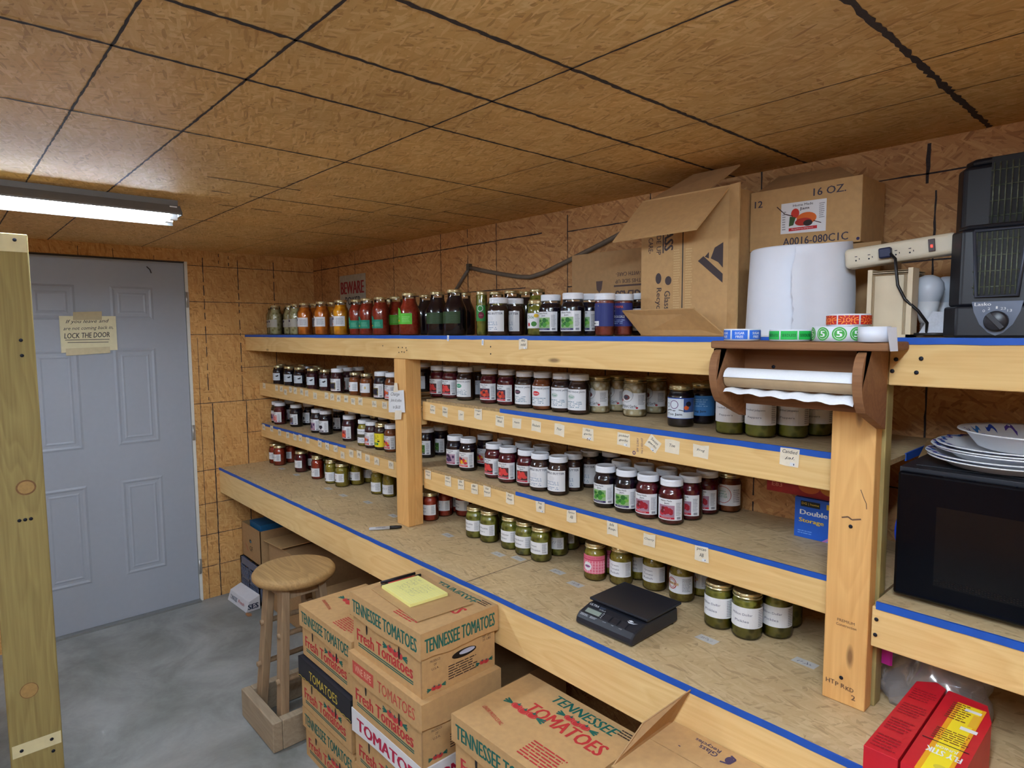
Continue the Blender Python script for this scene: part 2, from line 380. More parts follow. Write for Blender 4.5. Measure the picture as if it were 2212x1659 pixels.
# door with embossed panels, in a white jamb with hinges
DOORM = M((164, 170, 180), .42, var=.015)
JAMB = M((226, 224, 214), .5, var=.03)
d = thing('door_1', 'grey steel six-panel door', 'door'); del d['category']; del d['label']; d['kind'] = 'structure'
s = MB(); s.box(-.045, DY0+.003, .012, -.006, DY1-.003, DH-.003, DOORM)
for y0, y1 in ((-1.545, -1.335), (-1.175, -.965)):
    for z0, z1 in ((1.70, 1.885), (1.005, 1.545), (.262, .805)):
        def fr(a, b_, c_, d_, h, wd):
            prof = [(0, 0), (wd*.5, h), (wd, 0)]
            for i in range(2):
                (u0, v0), (w0, h0) = prof[i], prof[i+1]
                A = [(a+u0, b_+u0), (c_-u0, b_+u0), (c_-u0, d_-u0), (a+u0, d_-u0)]; B = [(a+w0, b_+w0), (c_-w0, b_+w0), (c_-w0, d_-w0), (a+w0, d_-w0)]
                for j in range(4):
                    k = (j+1) % 4; s.quad((-.006+v0, *A[j]), (-.006+v0, *A[k]), (-.006+h0, *B[k]), (-.006+h0, *B[j]), DOORM)
        fr(y0, z0, y1, z1, .0035, .022); fr(y0+.034, z0+.034, y1-.034, z1-.034, .0022, .016)
slab_ = s.build('door_slab', d)
k = MB(); k.box(-.09, JY0, 0, .004, DY0, JH, JAMB); k.box(-.09, DY1, 0, .004, JY1, JH, JAMB); k.box(-.09, DY0, DH, .004, DY1, JH, M((70, 64, 58), .7)); k.box(-.09, JY0, 0, -.05, JY1, JH, JAMB)
dfr = k.build('door_frame', d)
s_ = MB(); s_.box(-.08, DY0, 0, .03, DY1, .011, M((150, 152, 150), .4, .5)); s_.build('threshold', d)
HM = M((196, 196, 192), .35, .7, var=.05)
for z in (1.82, 1.035, .215):
    h = MB(); h.tube([(.007, DY1+.004, z-.045), (.007, DY1+.004, z+.045)], .006, HM); h.box(.002, DY1+.002, z-.045, .0055, DY1+.017, z+.045, HM)
    h.build('hinge', dfr)
kb = MB(); kb.lathe([(.03, 0), (.03, .006), (.012, .01), (.012, .035), (.026, .045), (.028, .06), (.018, .072)], HM, c=(0, 0, 0), T=Matrix.Translation((-.006, -1.645, .95)) @ Matrix.Rotation(pi/2, 4, 'Y')); kb.build('door_knob', slab_)

# handwritten notice taped to the door
t = thing('paper_notice', 'handwritten paper notice to lock the door, taped on the grey door', 'notice')
s = MB(); F = flat((.0015, -1.412, 1.528), (0, .2578, .008), (0, 0, .19)); U = lambda x, y, d: F(x/.258, y/.19, d*1) 
U = lambda x, y, d: (.0012+d, -1.41+x, 1.527+y+x*.03)
yel = M((232, 224, 186), .8, var=.04)
s.draw([('p', ((0, 0), (.256, .002), (.256, .187), (0, .193)), yel),
 ('t', 'If you leave and', .125, .160, .195, .024, INK, 0, .3), ('t', 'are not coming back in,', .128, .124, .225, .024, INK, 0, .3), ('t', 'LOCK THE DOOR', .120, .088, .205, .028, INK, .015, .15),
 ('l', ((.02, .066), (.22, .062)), .003, INK), ('l', ((.03, .053), (.215, .047)), .003, INK)], U, 0); s.build('sheet', t)
s = MB(); s.draw([('p', ((.06, .17), (.19, .168), (.192, .214), (.062, .212)), M((196, 180, 140), .6))], U, .0008); s.build('masking_tape', t)
s = MB(); s.draw([('p', ((.02, -.016), (.22, -.012), (.22, .022), (.02, .022)), M((214, 200, 160), .6))], U, .0008); s.build('masking_tape', t)
s = MB(); s.tube([(.002, -.99, 2.0), (.003, -.975, 1.985), (.002, -.968, 1.965)], .003, LINE); tag(s.build('dirt_smudge'), 'small dark smudge at the top of the grey door', 'smudge')

# fluorescent fixtures
def fixture(x, y0, y1, strength, label, skirt, lip=.042, rot=0, hood=True):
    t = thing('fluorescent_light', label, 'ceiling light', (x, (y0+y1)/2, ZC), rot)
    h = (y1-y0)/2; body = M((120, 118, 116), .5, .1, var=.03)
    s = MB(); s.prism([(-.032, 0), (.032, 0), (.032, -.020), (-.032, -.020)], -h, h, body, 'y'); s.build('housing', t)
    if hood:
     s = MB(); prof = [(-.035, -.020), (.035, -.020), (.060, -lip+.006), (.060, -lip), (.0585, -lip), (.034, -.0225), (-.034, -.0225), (-.0645, -.0515), (-.0645, -skirt), (-.066, -skirt), (-.066, -.050)]
     s.prism(prof, -h-.005, h+.005, body, 'y')
     for q in (-h-.006, h+.002): s.prism([(-.035, -.020), (.035, -.020), (.060, -.046), (.060, -.058), (-.066, -.058), (-.066, -.050)], q, q+.004, body, 'y')
     s.build('reflector', t)
    em = M(tuple(int(255*c) for c in (1, 1, 1)), .5, var=0)
    key = 'tube%g' % strength
    m, nt, b = newmat(key); b.inputs['Base Color'].default_value = (.9, .9, .9, 1); b.inputs['Emission Color'].default_value = (*TUBE_COL, 1); b.inputs['Emission Strength'].default_value = strength
    for q in (-.030, .030):
        s = MB(); s.tube([(q, -h+.03, -.058), (q, h-.03, -.058)], .0125, m, 14); s.build('fluorescent_tube', t)
        for e_ in (-h+.006, h-.03):
            s = MB(); s.box(q-.012, e_, -.072, q+.012, e_+.024, -.024, WHITE); s.build('lamp_holder', t)

fixture(1.46, -2.44, -1.215, TUBE_SEEN, 'fluorescent strip light on the ceiling near the grey door', .079, .055)  # door-side reflector skirt is added and shaped to shade the upper door
fixture(3.95, -2.55, -1.20, TUBE_NEAR, 'fluorescent strip light on the ceiling above the jar shelves', .054, .047)
fixture(2.9, -4.0, -2.8, TUBE_FILL, 'added bare fluorescent fill light on the ceiling at the unseen far end', .05, .04, pi/2, False)  # unseen strip added as soft fill to brighten the ceiling

# ============================================================ shelving
sh = thing('shelving_unit', 'built-in pine and strand board shelving with blue-taped edges along back wall', 'shelving')
def board(x0, x1, y0, y1, z0, z1, mat, nm, bev=.0025, parent=sh): s = MB(); s.box(x0, y0, z0, x1, y1, z1, mat); return s.build(nm, parent, bevel=bev)
def osbtop(x0, x1, y0, y1, z, nm='shelf_board', m=None):
    s = MB(); s.box(x0, y0, z-.011, x1, y1, z, OSB_E); s.quad((x0, y0, z+.0002), (x1, y0, z+.0002), (x1, y1, z+.0002), (x0, y1, z+.0002), m or OSB_S); return s.build(nm, sh)
def tape(x0, x1, y, z, h=.015, nm='edge_tape'):
    s = MB(); n = max(2, int((x1-x0)/.05)); r_ = random.Random(int(x0*100)+int(z*10)); vs = []; fs = []
    for i in range(n+1):
        x = x0+(x1-x0)*i/n; j = (r_.random()-.5)*.0016
        vs += [(x, y-.0012, z-h+j), (x, y-.0012, z+.0012), (x, y+.004+j, z+.0012)]
    for i in range(n): fs += [(3*i, 3*i+3, 3*i+4, 3*i+1), (3*i+1, 3*i+4, 3*i+5, 3*i+2)]
    s.add(vs, fs, TAPE); return s.build(nm, sh)
def screws(parent, pts, nm='screw', r=.0042):
    for p in pts:
        s = MB(); s.lathe([(r, 0), (r, .0008), (r*.5, .0014)], DOT, 12, T=Matrix.Translation(p) @ Matrix.Rotation(pi/2, 4, 'X')); s.build(nm, parent)
XE = 4.6
ct = osbtop(.004, XE, -.6535, -.002, .802, 'counter_top')
cf = board(.004, XE, -.654, -.616, .650, .791, PXD, 'counter_front_board')
tape(.004, 3.66, -.654, .802, .013)
# joint line in the counter top
s = MB(); s.quad((2.44, -.65, .8026), (2.443, -.65, .8026), (2.443, -.01, .8026), (2.44, -.01, .8026), LINE); s.build('panel_joint', sh)
osbtop(.004, 3.612, -.4645, -.002, 1.612); tf = board(.004, 3.612, -.465, -.427, 1.516, 1.601, PX[0], 'shelf_front_board'); tape(.004, 3.612, -.465, 1.612, .0125)
osbtop(3.614, XE, -.4645, -.002, 1.612); tf2 = board(3.614, XE, -.465, -.427, 1.516, 1.601, PX[1], 'shelf_front_board'); tape(3.616, XE, -.466, 1.612, .012)
osbtop(.004, 1.85, -.3885, -.002, 1.303); board(.004, 1.80, -.389, -.351, 1.230, 1.312, PX[1], 'shelf_front_board')
osbtop(.004, 1.85, -.3885, -.002, 1.051); board(.004, 1.80, -.389, -.351, .966, 1.040, PX[2], 'shelf_front_board'); tape(.03, 1.131, -.389, 1.051, .012)
osbtop(1.852, 3.60, -.3885, -.002, 1.345); m1 = board(1.822, 3.507, -.389, -.351, 1.256, 1.334, PX[3], 'shelf_front_board'); tape(2.32, 3.507, -.389, 1.345, .0135)
osbtop(1.852, 3.60, -.3885, -.002, 1.052); board(1.822, 3.507, -.389, -.351, .960, 1.041, PX[0], 'shelf_front_board'); tape(2.402, 3.507, -.389, 1.052, .0115)
osbtop(3.608, XE, -.4645, -.002, 1.055); mwf = board(3.602, XE, -.465, -.427, .956, 1.044, PX[2], 'shelf_front_board'); tape(3.610, XE, -.466, 1.055, .0145)
s = MB(); s.box(3.598, -.28, 1.329, 3.6015, -.03, 1.3465, TAPE); s.build('edge_tape', sh)
# posts: pairs of 2x4s
board(1.727, 1.815, -.466, -.428, .803, 1.515, PZ[0], 'post'); board(1.727, 1.815, -.4275, -.390, .803, 1.515, PZ[2], 'post')
p3 = board(3.507, 3.596, -.466, -.428, .803, 1.515, PZ[1], 'post'); board(3.507, 3.603, -.4275, -.390, .803, 1.515, PZL, 'post')
board(1.9, 1.94, -.60, -.512, .003, .65, PZ[0], 'post')
screws(p3, [(3.554, -.467, 1.206), (3.547, -.467, .862)]); screws(tf2, [(3.627, -.467, 1.569), (3.621, -.467, 1.545), (3.671, -.467, 1.572), (3.664, -.467, 1.544)]); screws(mwf, [(3.612, -.467, 1.018), (3.611, -.467, .984)])
# nails in the top board above the centre post
nl = [(1.765, 1.563), (1.795, 1.563), (1.822, 1.562), (1.768, 1.542), (1.79, 1.545), (1.808, 1.544), (1.828, 1.552), (2.36, 1.575), (2.36, 1.55), (1.64, 1.568)]
for x, z in nl:
    s = MB(); s.lathe([(.0028, 0), (.0028, .0005)], LINE, 8, T=Matrix.Translation((x, -.4655, z)) @ Matrix.Rotation(pi/2, 4, 'X')); s.build('nail', tf)
# stamped marks on the right post
s = MB(); F = flat((0, -.4664, 0), (1, 0, 0), (0, 0, 1)); st = M((110, 80, 60), .8, var=0)
s.draw([('t', 'PREMIUM', 3.552, .992, .036, .006, st), ('t', 'Construction', 3.553, .982, .042, .006, st), ], F); s.build('lumber_stamp', p3); s = MB(); s.draw([('t', 'HT', 3.524, .846, .018, .010, st, .02), ('t', 'P R', 3.545, .844, .02, .010, st, .02), ('t', 'KD', 3.565, .842, .016, .009, st, .02), ('t', '2', 3.573, .826, .008, .011, st, .02)], F); s.build('lumber_stamp', p3); s = MB(); s.draw([
 ('l', ((3.535, 1.222), (3.548, 1.226), (3.556, 1.221), (3.574, 1.226)), .003, st)], F); s.build('lumber_stamp', p3); s = MB(); s.draw([('l', ((3.571, 1.29), (3.578, 1.272), (3.583, 1.262), (3.584, 1.25)), .0016, st)], F); s.build('lumber_stamp', p3)
# stamp on the upper board
s = MB(); F = flat((0, -.3894, 0), (1, 0, 0), (0, 0, 1)); st2 = M((120, 88, 110), .8, var=0)
s.draw([('t', '2', 2.744, 1.286, .008, .012, st2, .03, 0, pi/2), ('t', 'SPF S-DRY', 2.935, 1.293, .042, .007, st2, 0, 0, pi/2), ('t', 'No 2 KD-HT', 2.950, 1.293, .046, .007, st2, 0, 0, pi/2), ('o', 2.922, 1.268, .003, .006, st2)], F); s.build('lumber_stamp', m1)

# extra grey-brown pale boards seen under the counter are left to the stored boxes
# treated post standing near the left side of the picture
t = thing('timber_post', 'pale treated timber post with large knots beside the door walkway', 'post')
s = MB(); s.box(1.462, -1.802, 0, 1.50, -1.662, 1.945, PZL); s.build('board', t, bevel=.004)
s = MB(); F = flat((1.5004, 0, 0), (0, 1, 0), (0, 0, 1)); kd = M((132, 96, 58), .7, var=.15, scale=90); kl = M((176, 142, 86), .7, var=.1, scale=90); pale = M((232, 222, 176), .6, var=.05)
s.draw([('p', ((-1.797, 1.888), (-1.666, 1.888), (-1.666, 1.942), (-1.797, 1.942)), pale)], F); s.build('pale_patch', t); s = MB(); s.draw([('p', ((-1.797, .245), (-1.666, .245), (-1.666, .288), (-1.797, .288)), pale),
], F); s.build('pale_patch', t)
s = MB(); s.draw([('e', -1.712, 1.135, .027, .025, kd), ('e', -1.712, 1.135, .022, .020, kl)], F); s.build('knot', t)
s = MB(); s.draw([('e', -1.742, .46, .025, .026, kd), ('e', -1.742, .46, .023, .024, kl)], F); s.build('knot', t)
for y, z in ((-1.698, 1.61), (-1.698, 1.561), (-1.696, 1.925), (-1.773, .264), (-1.692, .268), (-1.69, .225), (-1.72, 1.03), (-1.735, 1.03), (-1.705, 1.03)):
    s = MB(); s.lathe([(.0055, 0), (.0055, .001)], DOT, 12, T=Matrix.Translation((1.5004, y, z)) @ Matrix.Rotation(pi/2, 4, 'Y')); s.build('screw', t)
t = thing('low_shelf', 'low pale shelf board behind the treated post', 'shelf')
s = MB(); s.box(.75, -2.3, .34, 1.45, -1.83, .36, PY); s.box(1.41, -2.3, .25, 1.45, -1.83, .34, PY); s.build('board', t)
for x in (.77, 1.40):
    for y in (-2.28, -1.87): s = MB(); s.box(x, y, .003, x+.04, y+.04, .34, PZ[2]); s.build('leg', t)
JARS = """
T 0.046 -0.300 q g P logo first
T 0.255 -0.370 q g P logo second
T 0.046 -0.200 q g P logo third
T 0.299 -0.300 q g P logo fourth
T 0.522 -0.360 q g P logo fifth
T 0.660 -0.370 q g O logob sixth
T 0.625 -0.294 q g O logob seventh
T 0.870 -0.370 q g O logob eighth
T 0.836 -0.295 q g Y logob ninth
T 1.082 -0.370 q g Y logob tenth
T 1.175 -0.330 q g S teal eleventh
T 1.311 -0.350 q g S teal twelfth
T 1.452 -0.360 q g S teal thirteenth
T 1.281 -0.200 q g S none fourteenth
T 1.444 -0.270 b g S lime fifteenth
T 1.723 -0.380 b g S lime sixteenth
T 1.646 -0.240 b g K none seventeenth
T 1.861 -0.330 b g K limed eighteenth
T 2.019 -0.360 b g K limed nineteenth
T 1.874 -0.200 b g K none twentieth
T 2.162 -0.340 s g G beans twenty-first
T 2.088 -0.200 q g G none twenty-second
T 2.317 -0.390 p w B butter twenty-third
T 2.180 -0.200 q g K none twenty-fourth
T 2.315 -0.309 p w B butter twenty-fifth
T 2.174 -0.117 q g K none twenty-sixth
T 2.304 -0.180 q g G none twenty-seventh
T 2.471 -0.340 g g G olde twenty-eighth
T 2.570 -0.380 p w K jamb twenty-ninth
T 2.684 -0.397 p w K jamb thirtieth
T 2.685 -0.316 p w K jamb thirty-first
T 2.799 -0.380 c w C bars thirty-second
T 2.808 -0.300 c w C cups thirty-third
T 2.811 -0.200 p w K hmj thirty-fourth
L1 0.183 -0.335 j g K jelly first
L1 0.040 -0.255 j g K jelly second
L1 0.348 -0.335 j g K jelly third
L1 0.491 -0.335 j g K jelly fourth
L1 0.190 -0.180 j g K none fifth
L1 0.427 -0.255 j s M jelly sixth
L1 0.661 -0.335 j g M jelly seventh
L1 0.387 -0.180 j g K none eighth
L1 0.575 -0.255 j g M jelly ninth
L1 0.821 -0.335 j g M jelly tenth
L1 0.955 -0.335 m w M jamk eleventh
L1 0.713 -0.180 m w M none twelfth
L1 0.910 -0.255 m w M jamr thirteenth
L1 1.153 -0.335 j g A drop fourteenth
L1 0.900 -0.180 m w A none fifteenth
L1 1.265 -0.335 j g A tan sixteenth
L1 1.404 -0.335 p w K jamk seventeenth
L1 1.503 -0.335 p w A jamo eighteenth
L2 0.055 -0.300 p w K jamv first
L2 0.135 -0.315 p w R jamp second
L2 0.050 -0.215 p w K jamv third
L2 0.308 -0.285 p w K jambw fourth
L2 0.290 -0.197 p w K jamk2 fifth
L2 0.615 -0.293 p w K jamv sixth
L2 0.710 -0.288 p w K jamk2 seventh
L2 0.640 -0.173 p w K jamk2 eighth
L2 0.994 -0.293 p w M sale ninth
L2 0.803 -0.160 p w R none tenth
L2 1.173 -0.305 m w E band eleventh
L2 0.938 -0.160 m w B none twelfth
L2 1.256 -0.310 m w M jamo thirteenth
L2 1.020 -0.150 m g B none fourteenth
L2 1.332 -0.300 m g B yell fifteenth
L2 1.107 -0.150 m w B none sixteenth
L2 1.417 -0.297 m w A jampeach seventeenth
CL 0.098 -0.340 g g S plainr first
CL 0.180 -0.345 g g S plainr second
CL 0.050 -0.270 g g S plainr third
CL 0.144 -0.257 g g S plainr fourth
CL 0.044 -0.150 g g S none fifth
CL 0.456 -0.328 g g R plainr sixth
CL 0.438 -0.250 g g R plain seventh
CL 0.692 -0.338 m g S plainr eighth
CL 0.648 -0.279 m g G mint ninth
CL 0.847 -0.331 m g E plainc tenth
CL 0.951 -0.321 g g E plainc eleventh
CL 0.969 -0.243 g g E plainc twelfth
CL 0.964 -0.163 g g E plainc thirteenth
CL 1.221 -0.263 m g E plain fourteenth
CL 1.309 -0.248 m g E plain fifteenth
M1 1.557 -0.200 p w K plaink first
M1 1.804 -0.291 p w R jamr2 second
M1 1.888 -0.286 p w R jamr2 third
M1 1.988 -0.285 p w B hmjg fourth
M1 1.943 -0.180 p w B plaink fifth
M1 2.145 -0.289 p w R jamr3 sixth
M1 2.239 -0.281 p w R jamr3 seventh
M1 2.350 -0.290 p w B hmjc eighth
M1 2.434 -0.282 p w A hmjr ninth
M1 2.527 -0.279 p w B hmjp tenth
M1 2.609 -0.282 p w B hmjp eleventh
M1 2.633 -0.205 w g W garlic twelfth
M1 2.651 -0.124 w g W garlic thirteenth
M1 2.776 -0.192 w g W garlic fourteenth
M1 2.777 -0.079 w g W garlic fifteenth
M1 3.004 -0.273 g g K toe sixteenth
M1 3.014 -0.172 g g K frog seventeenth
M1 3.005 -0.091 g g K frog eighteenth
M1 3.172 -0.287 w g G jal nineteenth
M1 3.254 -0.279 w g G jal twentieth
M1 3.316 -0.225 w g G jal twenty-first
M1 3.346 -0.147 w g G jal twenty-second
M2 1.648 -0.249 p w K green first
M2 1.646 -0.169 p w K green second
M2 1.910 -0.285 p w K jamv third
M2 1.996 -0.283 p w K jampeach fourth
M2 1.985 -0.181 p w K jampeach fifth
M2 2.170 -0.290 p w R jamr2 sixth
M2 2.125 -0.190 p w R none seventh
M2 2.264 -0.301 p w R jamr2 eighth
M2 2.233 -0.190 p w R none ninth
M2 2.354 -0.288 p w R jamr2 tenth
M2 2.437 -0.299 p w B butter eleventh
M2 2.335 -0.190 p w B none twelfth
M2 2.522 -0.293 p w B butter thirteenth
M2 2.521 -0.212 p w B butter fourteenth
M2 2.526 -0.130 p w B butter fifteenth
M2 2.500 -0.055 p w B none sixteenth
M2 2.737 -0.294 p w K jamb seventeenth
M2 2.588 -0.080 p w K none eighteenth
M2 2.721 -0.190 p w K none nineteenth
M2 2.820 -0.290 p w K jamb twentieth
M2 2.815 -0.190 p w K none twenty-first
M2 2.905 -0.293 p w R jamc twenty-second
M2 2.903 -0.190 p w R none twenty-third
M2 2.989 -0.292 p w R jamc twenty-fourth
M2 3.002 -0.212 p w R jamc twenty-fifth
M2 3.005 -0.119 p w R jamc twenty-sixth
M2 3.041 -0.048 g g A abround twenty-seventh
CR 1.778 -0.328 g g S salsa first
CR 1.766 -0.241 g g S salsa second
CR 1.749 -0.162 g g S plainr third
CR 1.708 -0.092 g g R none fourth
CR 1.827 -0.177 g g S salsa fifth
CR 2.092 -0.327 g g G pick sixth
CR 2.174 -0.321 g g G pick seventh
CR 2.113 -0.200 g g G none eighth
CR 2.290 -0.312 g g G bread ninth
CR 2.374 -0.316 g g G bread tenth
CR 2.461 -0.319 g g G sweet eleventh
CR 2.461 -0.231 g g G plain twelfth
CR 2.446 -0.151 g g G plain thirteenth
CR 2.434 -0.071 g g G none fourteenth
CR 2.707 -0.308 g g E pink fifteenth
CR 2.704 -0.229 g g E pink sixteenth
CR 2.790 -0.275 g g E gtr seventeenth
CR 2.802 -0.197 g g E gtr eighteenth
CR 2.891 -0.232 g g E gtr nineteenth
CR 2.997 -0.240 g g E kraut twentieth
CR 3.017 -0.161 g g E kraut twenty-first
CR 3.166 -0.316 w g G mdp twenty-second
CR 3.249 -0.316 w g G mdp twenty-third
CR 3.301 -0.251 w g G mdp twenty-fourth
CR 3.292 -0.167 w g G none twenty-fifth"""
# ============================================================ jars
def glassmat():
    m, nt, b = newmat('jar_glass'); nt.nodes.remove(b); out = nt.nodes['Material Output']
    tr = N(nt, 'ShaderNodeBsdfTransparent'); tr.inputs[0].default_value = (.93, .95, .95, 1); gl = N(nt, 'ShaderNodeBsdfGlossy'); gl.inputs['Roughness'].default_value = .04
    lw = N(nt, 'ShaderNodeFresnel'); lw.inputs['IOR'].default_value = 1.5; tx = N(nt, 'ShaderNodeTexNoise'); tx.inputs['Scale'].default_value = 30
    bp = N(nt, 'ShaderNodeBump'); bp.inputs['Strength'].default_value = .08; L(nt, tx.outputs['Fac'], bp.inputs['Height']); L(nt, bp.outputs['Normal'], gl.inputs['Normal']); L(nt, bp.outputs['Normal'], lw.inputs['Normal'])
    mx = N(nt, 'ShaderNodeMixShader'); L(nt, mth(nt, 'ADD', lw.outputs[0], .03), mx.inputs[0]); L(nt, tr.outputs[0], mx.inputs[1]); L(nt, gl.outputs[0], mx.inputs[2]); L(nt, mx.outputs[0], out.inputs[0]); return m
GLASS = glassmat()
def food(name, a, b_, scale, rough=.25, vor=False, bump=.3):
    m, nt, b = newmat(name); tc = N(nt, 'ShaderNodeTexCoord')
    if vor:
        t = N(nt, 'ShaderNodeTexVoronoi'); t.inputs['Scale'].default_value = scale; L(nt, tc.outputs['Object'], t.inputs['Vector']); f = mth(nt, 'MULTIPLY', t.outputs['Distance'], 1.4)
    else:
        t = N(nt, 'ShaderNodeTexNoise'); t.inputs['Scale'].default_value = scale; t.inputs['Detail'].default_value = 3; L(nt, tc.outputs['Object'], t.inputs['Vector']); f = t.outputs['Fac']
    r = N(nt, 'ShaderNodeValToRGB'); e = r.color_ramp.elements; e[0].position = .3; e[1].position = .7; e[0].color = (*lin(a), 1); e[1].color = (*lin(b_), 1); L(nt, f, r.inputs['Fac'])
    L(nt, r.outputs['Color'], b.inputs['Base Color']); b.inputs['Roughness'].default_value = rough
    bp = N(nt, 'ShaderNodeBump'); bp.inputs['Strength'].default_value = bump; bp.inputs['Distance'].default_value = .002; L(nt, f, bp.inputs['Height']); L(nt, bp.outputs['Normal'], b.inputs['Normal']); return m
FOOD = {'K': (food('dark_jam', (14, 8, 26), (26, 14, 36), 40), 'dark berry jam'), 'M': (food('mauve_jelly', (62, 26, 40), (84, 38, 50), 30), 'plum-red jelly'),
 'R': (food('red_jam', (84, 14, 30), (120, 28, 44), 60), 'red jam'), 'B': (food('brown_butter', (54, 34, 34), (76, 48, 42), 40), 'brown fruit butter'),
 'A': (food('amber_jam', (132, 66, 34), (160, 88, 44), 40), 'amber preserves'), 'O': (food('orange_fruit', (206, 108, 30), (236, 140, 44), 26, vor=True), 'orange peaches'),
 'Y': (food('yellow_fruit', (232, 146, 16), (252, 180, 40), 26, vor=True), 'golden peaches'), 'S': (food('salsa', (160, 46, 32), (190, 70, 46), 90), 'red salsa'),
 'P': (food('pale_pickle', (150, 140, 92), (196, 186, 140), 50, vor=True), 'pale pickled vegetables'), 'G': (food('green_pickle', (104, 106, 36), (150, 148, 60), 46, vor=True, bump=.6), 'green pickles'),
 'E': (food('olive_relish', (150, 132, 36), (184, 166, 64), 130), 'yellow-green relish'), 'W': (food('garlic', (250, 244, 226), (214, 196, 156), 60, vor=True, bump=1.0), 'pale garlic cloves'),
 'C': (food('sausage', (128, 48, 42), (160, 70, 56), 60), 'smoked sausage')}
GOLD = M((226, 216, 170), .26, .85, var=.05); SILV = M((200, 204, 210), .3, .9, var=.05); LIDW = M((242, 245, 252), .4, var=.02)
# shape: radius, height, shoulder start, neck start, neck radius factor, lid height, lid radius
SHP = {'p': (.0385, .136, .66, .80, .84, .020, .0335), 'g': (.0385, .124, .70, .84, .86, .014, .0350), 'j': (.0338, .121, .70, .84, .84, .013, .0300), 'm': (.0350, .132, .68, .82, .84, .019, .0310),
 'q': (.0400, .176, .66, .86, .72, .012, .0305), 'b': (.0470, .182, .52, .86, .60, .013, .0320), 's': (.0210, .168, .90, .94, .92, .013, .0205), 'c': (.0300, .130, .80, .84, .98, .020, .0320), 'w': (.0400, .127, .76, .86, .94, .014, .0385)}
_jm = {}
def jarmesh(k, part, mat):
    key = (k, part, mat.name)
    if key in _jm: return _jm[key]
    R, H, s0, s1, nf, lh, lr = SHP[k]; T = H-lh*.55; s = MB()
    if part == 'glass':
        pf = [(R*.86, .0008), (R*.95, .002), (R, .008), (R, H*s0)]
        for i in range(1, 7):
            t = i/6; pf.append((R-(R-R*nf)*(.5-.5*cos(pi*t)), H*(s0+(s1-s0)*t)))
        pf += [(R*nf, T)]
        s.lathe(pf, mat, 36, cap1=False)
    elif part == 'contents':
        q = .0018; pf = [(R*.84, .003), (R-q, .010), (R-q, H*s0)]
        for i in range(1, 7 if k in 'qb' else 5):
            t = i/6; pf.append((R-q-(R-R*nf)*(.5-.5*cos(pi*t)), H*(s0+(s1-s0)*t)))
        if k in 'pgmw': pf.append((R*nf-q, H*s1)); 
        s.lathe(pf, mat, 32)
    else:
        z = H-lh
        if mat is LIDW:
            pf = [(lr, z)]
            for i in range(3): pf += [(lr, z+lh*(.12+.2*i)), (lr*.985, z+lh*(.17+.2*i)), (lr, z+lh*(.22+.2*i))]
            pf += [(lr, z+lh*.86), (lr*.95, H), (lr*.86, H), (lr*.84, H-.001)]
        else: pf = [(lr*1.02, z), (lr*1.02, z+.0015), (lr*.97, z+.003), (lr*.97, z+lh*.45), (lr*1.0, z+lh*.55), (lr*.97, z+lh*.66), (lr*.97, z+lh*.85), (lr*.93, H), (lr*.84, H), (lr*.82, H-.0012), (lr*.7, H-.0008)]
        s.lathe(pf, mat, 36)
    _jm[key] = s.mesh(part); return _jm[key]
def C(*c): return M(tuple(c), .6, var=0)
cR, cG, cB, cO, cY, cP, cN, cT = C(190, 30, 40), C(60, 130, 50), C(44, 50, 130), C(226, 96, 30), C(236, 196, 40), C(90, 50, 110), C(20, 20, 34), C(20, 130, 100)
WL = M((236, 237, 240), .5, var=.01)
def blobs(cx, cy, w, h, cols, n, seed, r=.005):
    rd = random.Random(seed); return [('e', cx+(rd.random()-.5)*(w-2*r), cy+(rd.random()-.5)*(h-2*r), r*(.7+.5*rd.random()), r*(.6+.5*rd.random()), cols[int(rd.random()*len(cols))]) for _ in range(n)]
def jam(bg, cols, seed, ban, word, r=.005, n=16):
    return (.072, .024, .054, WL, [('t', 'Home Made', -.008, .0495, .030, .0042, cN, .01), ('t', 'Jam', -.006, .0425, .013, .0055, cN, .02), ('r', -.028, .0085, .014, .038, bg)]+blobs(-.007, .023, .040, .028, cols, n, seed, r)
      +[('r', -.028, .003, .014, .0082, ban), ('t', word, -.007, .0056, .026, .0030, WL), ('n', .018, .012, .031, .046, 9, GREY), ('r', .020, .003, .030, .009, GREY)])
def hmj(word, col, bg):
    return (.072, .022, .060, WL, [('t', 'HOME MADE JAMS', 0, .052, .066, .0055, C(50, 56, 80)), ('e', -.010, .038, .013, .007, bg), ('t', word, -.010, .038, .020, .006, col, .02), ('n', -.030, .006, .026, .026, 4, C(120, 150, 170))])
def words(lines, w=.086, h=.040, z=.030, nut=True, col=C(96, 98, 110)):
    n = len(lines); el = [('t', t, -.010, h*(1-(i+1)/(n+1)), min(.052, .0042*len(t)+.006), .0058, col, .006) for i, t in enumerate(lines)]
    if nut: el.append(('n', w/2-.020, .004, w/2-.004, h-.004, 10, GREY))
    return (w, z, h, WL, el)
def plain(seed): return (.074, .028, .040, WL, scribble(-.028, .018, .004, .030, random.Random(seed), .0010, C(130, 130, 150))+[('n', .014, .005, .032, .035, 8, GREY)])
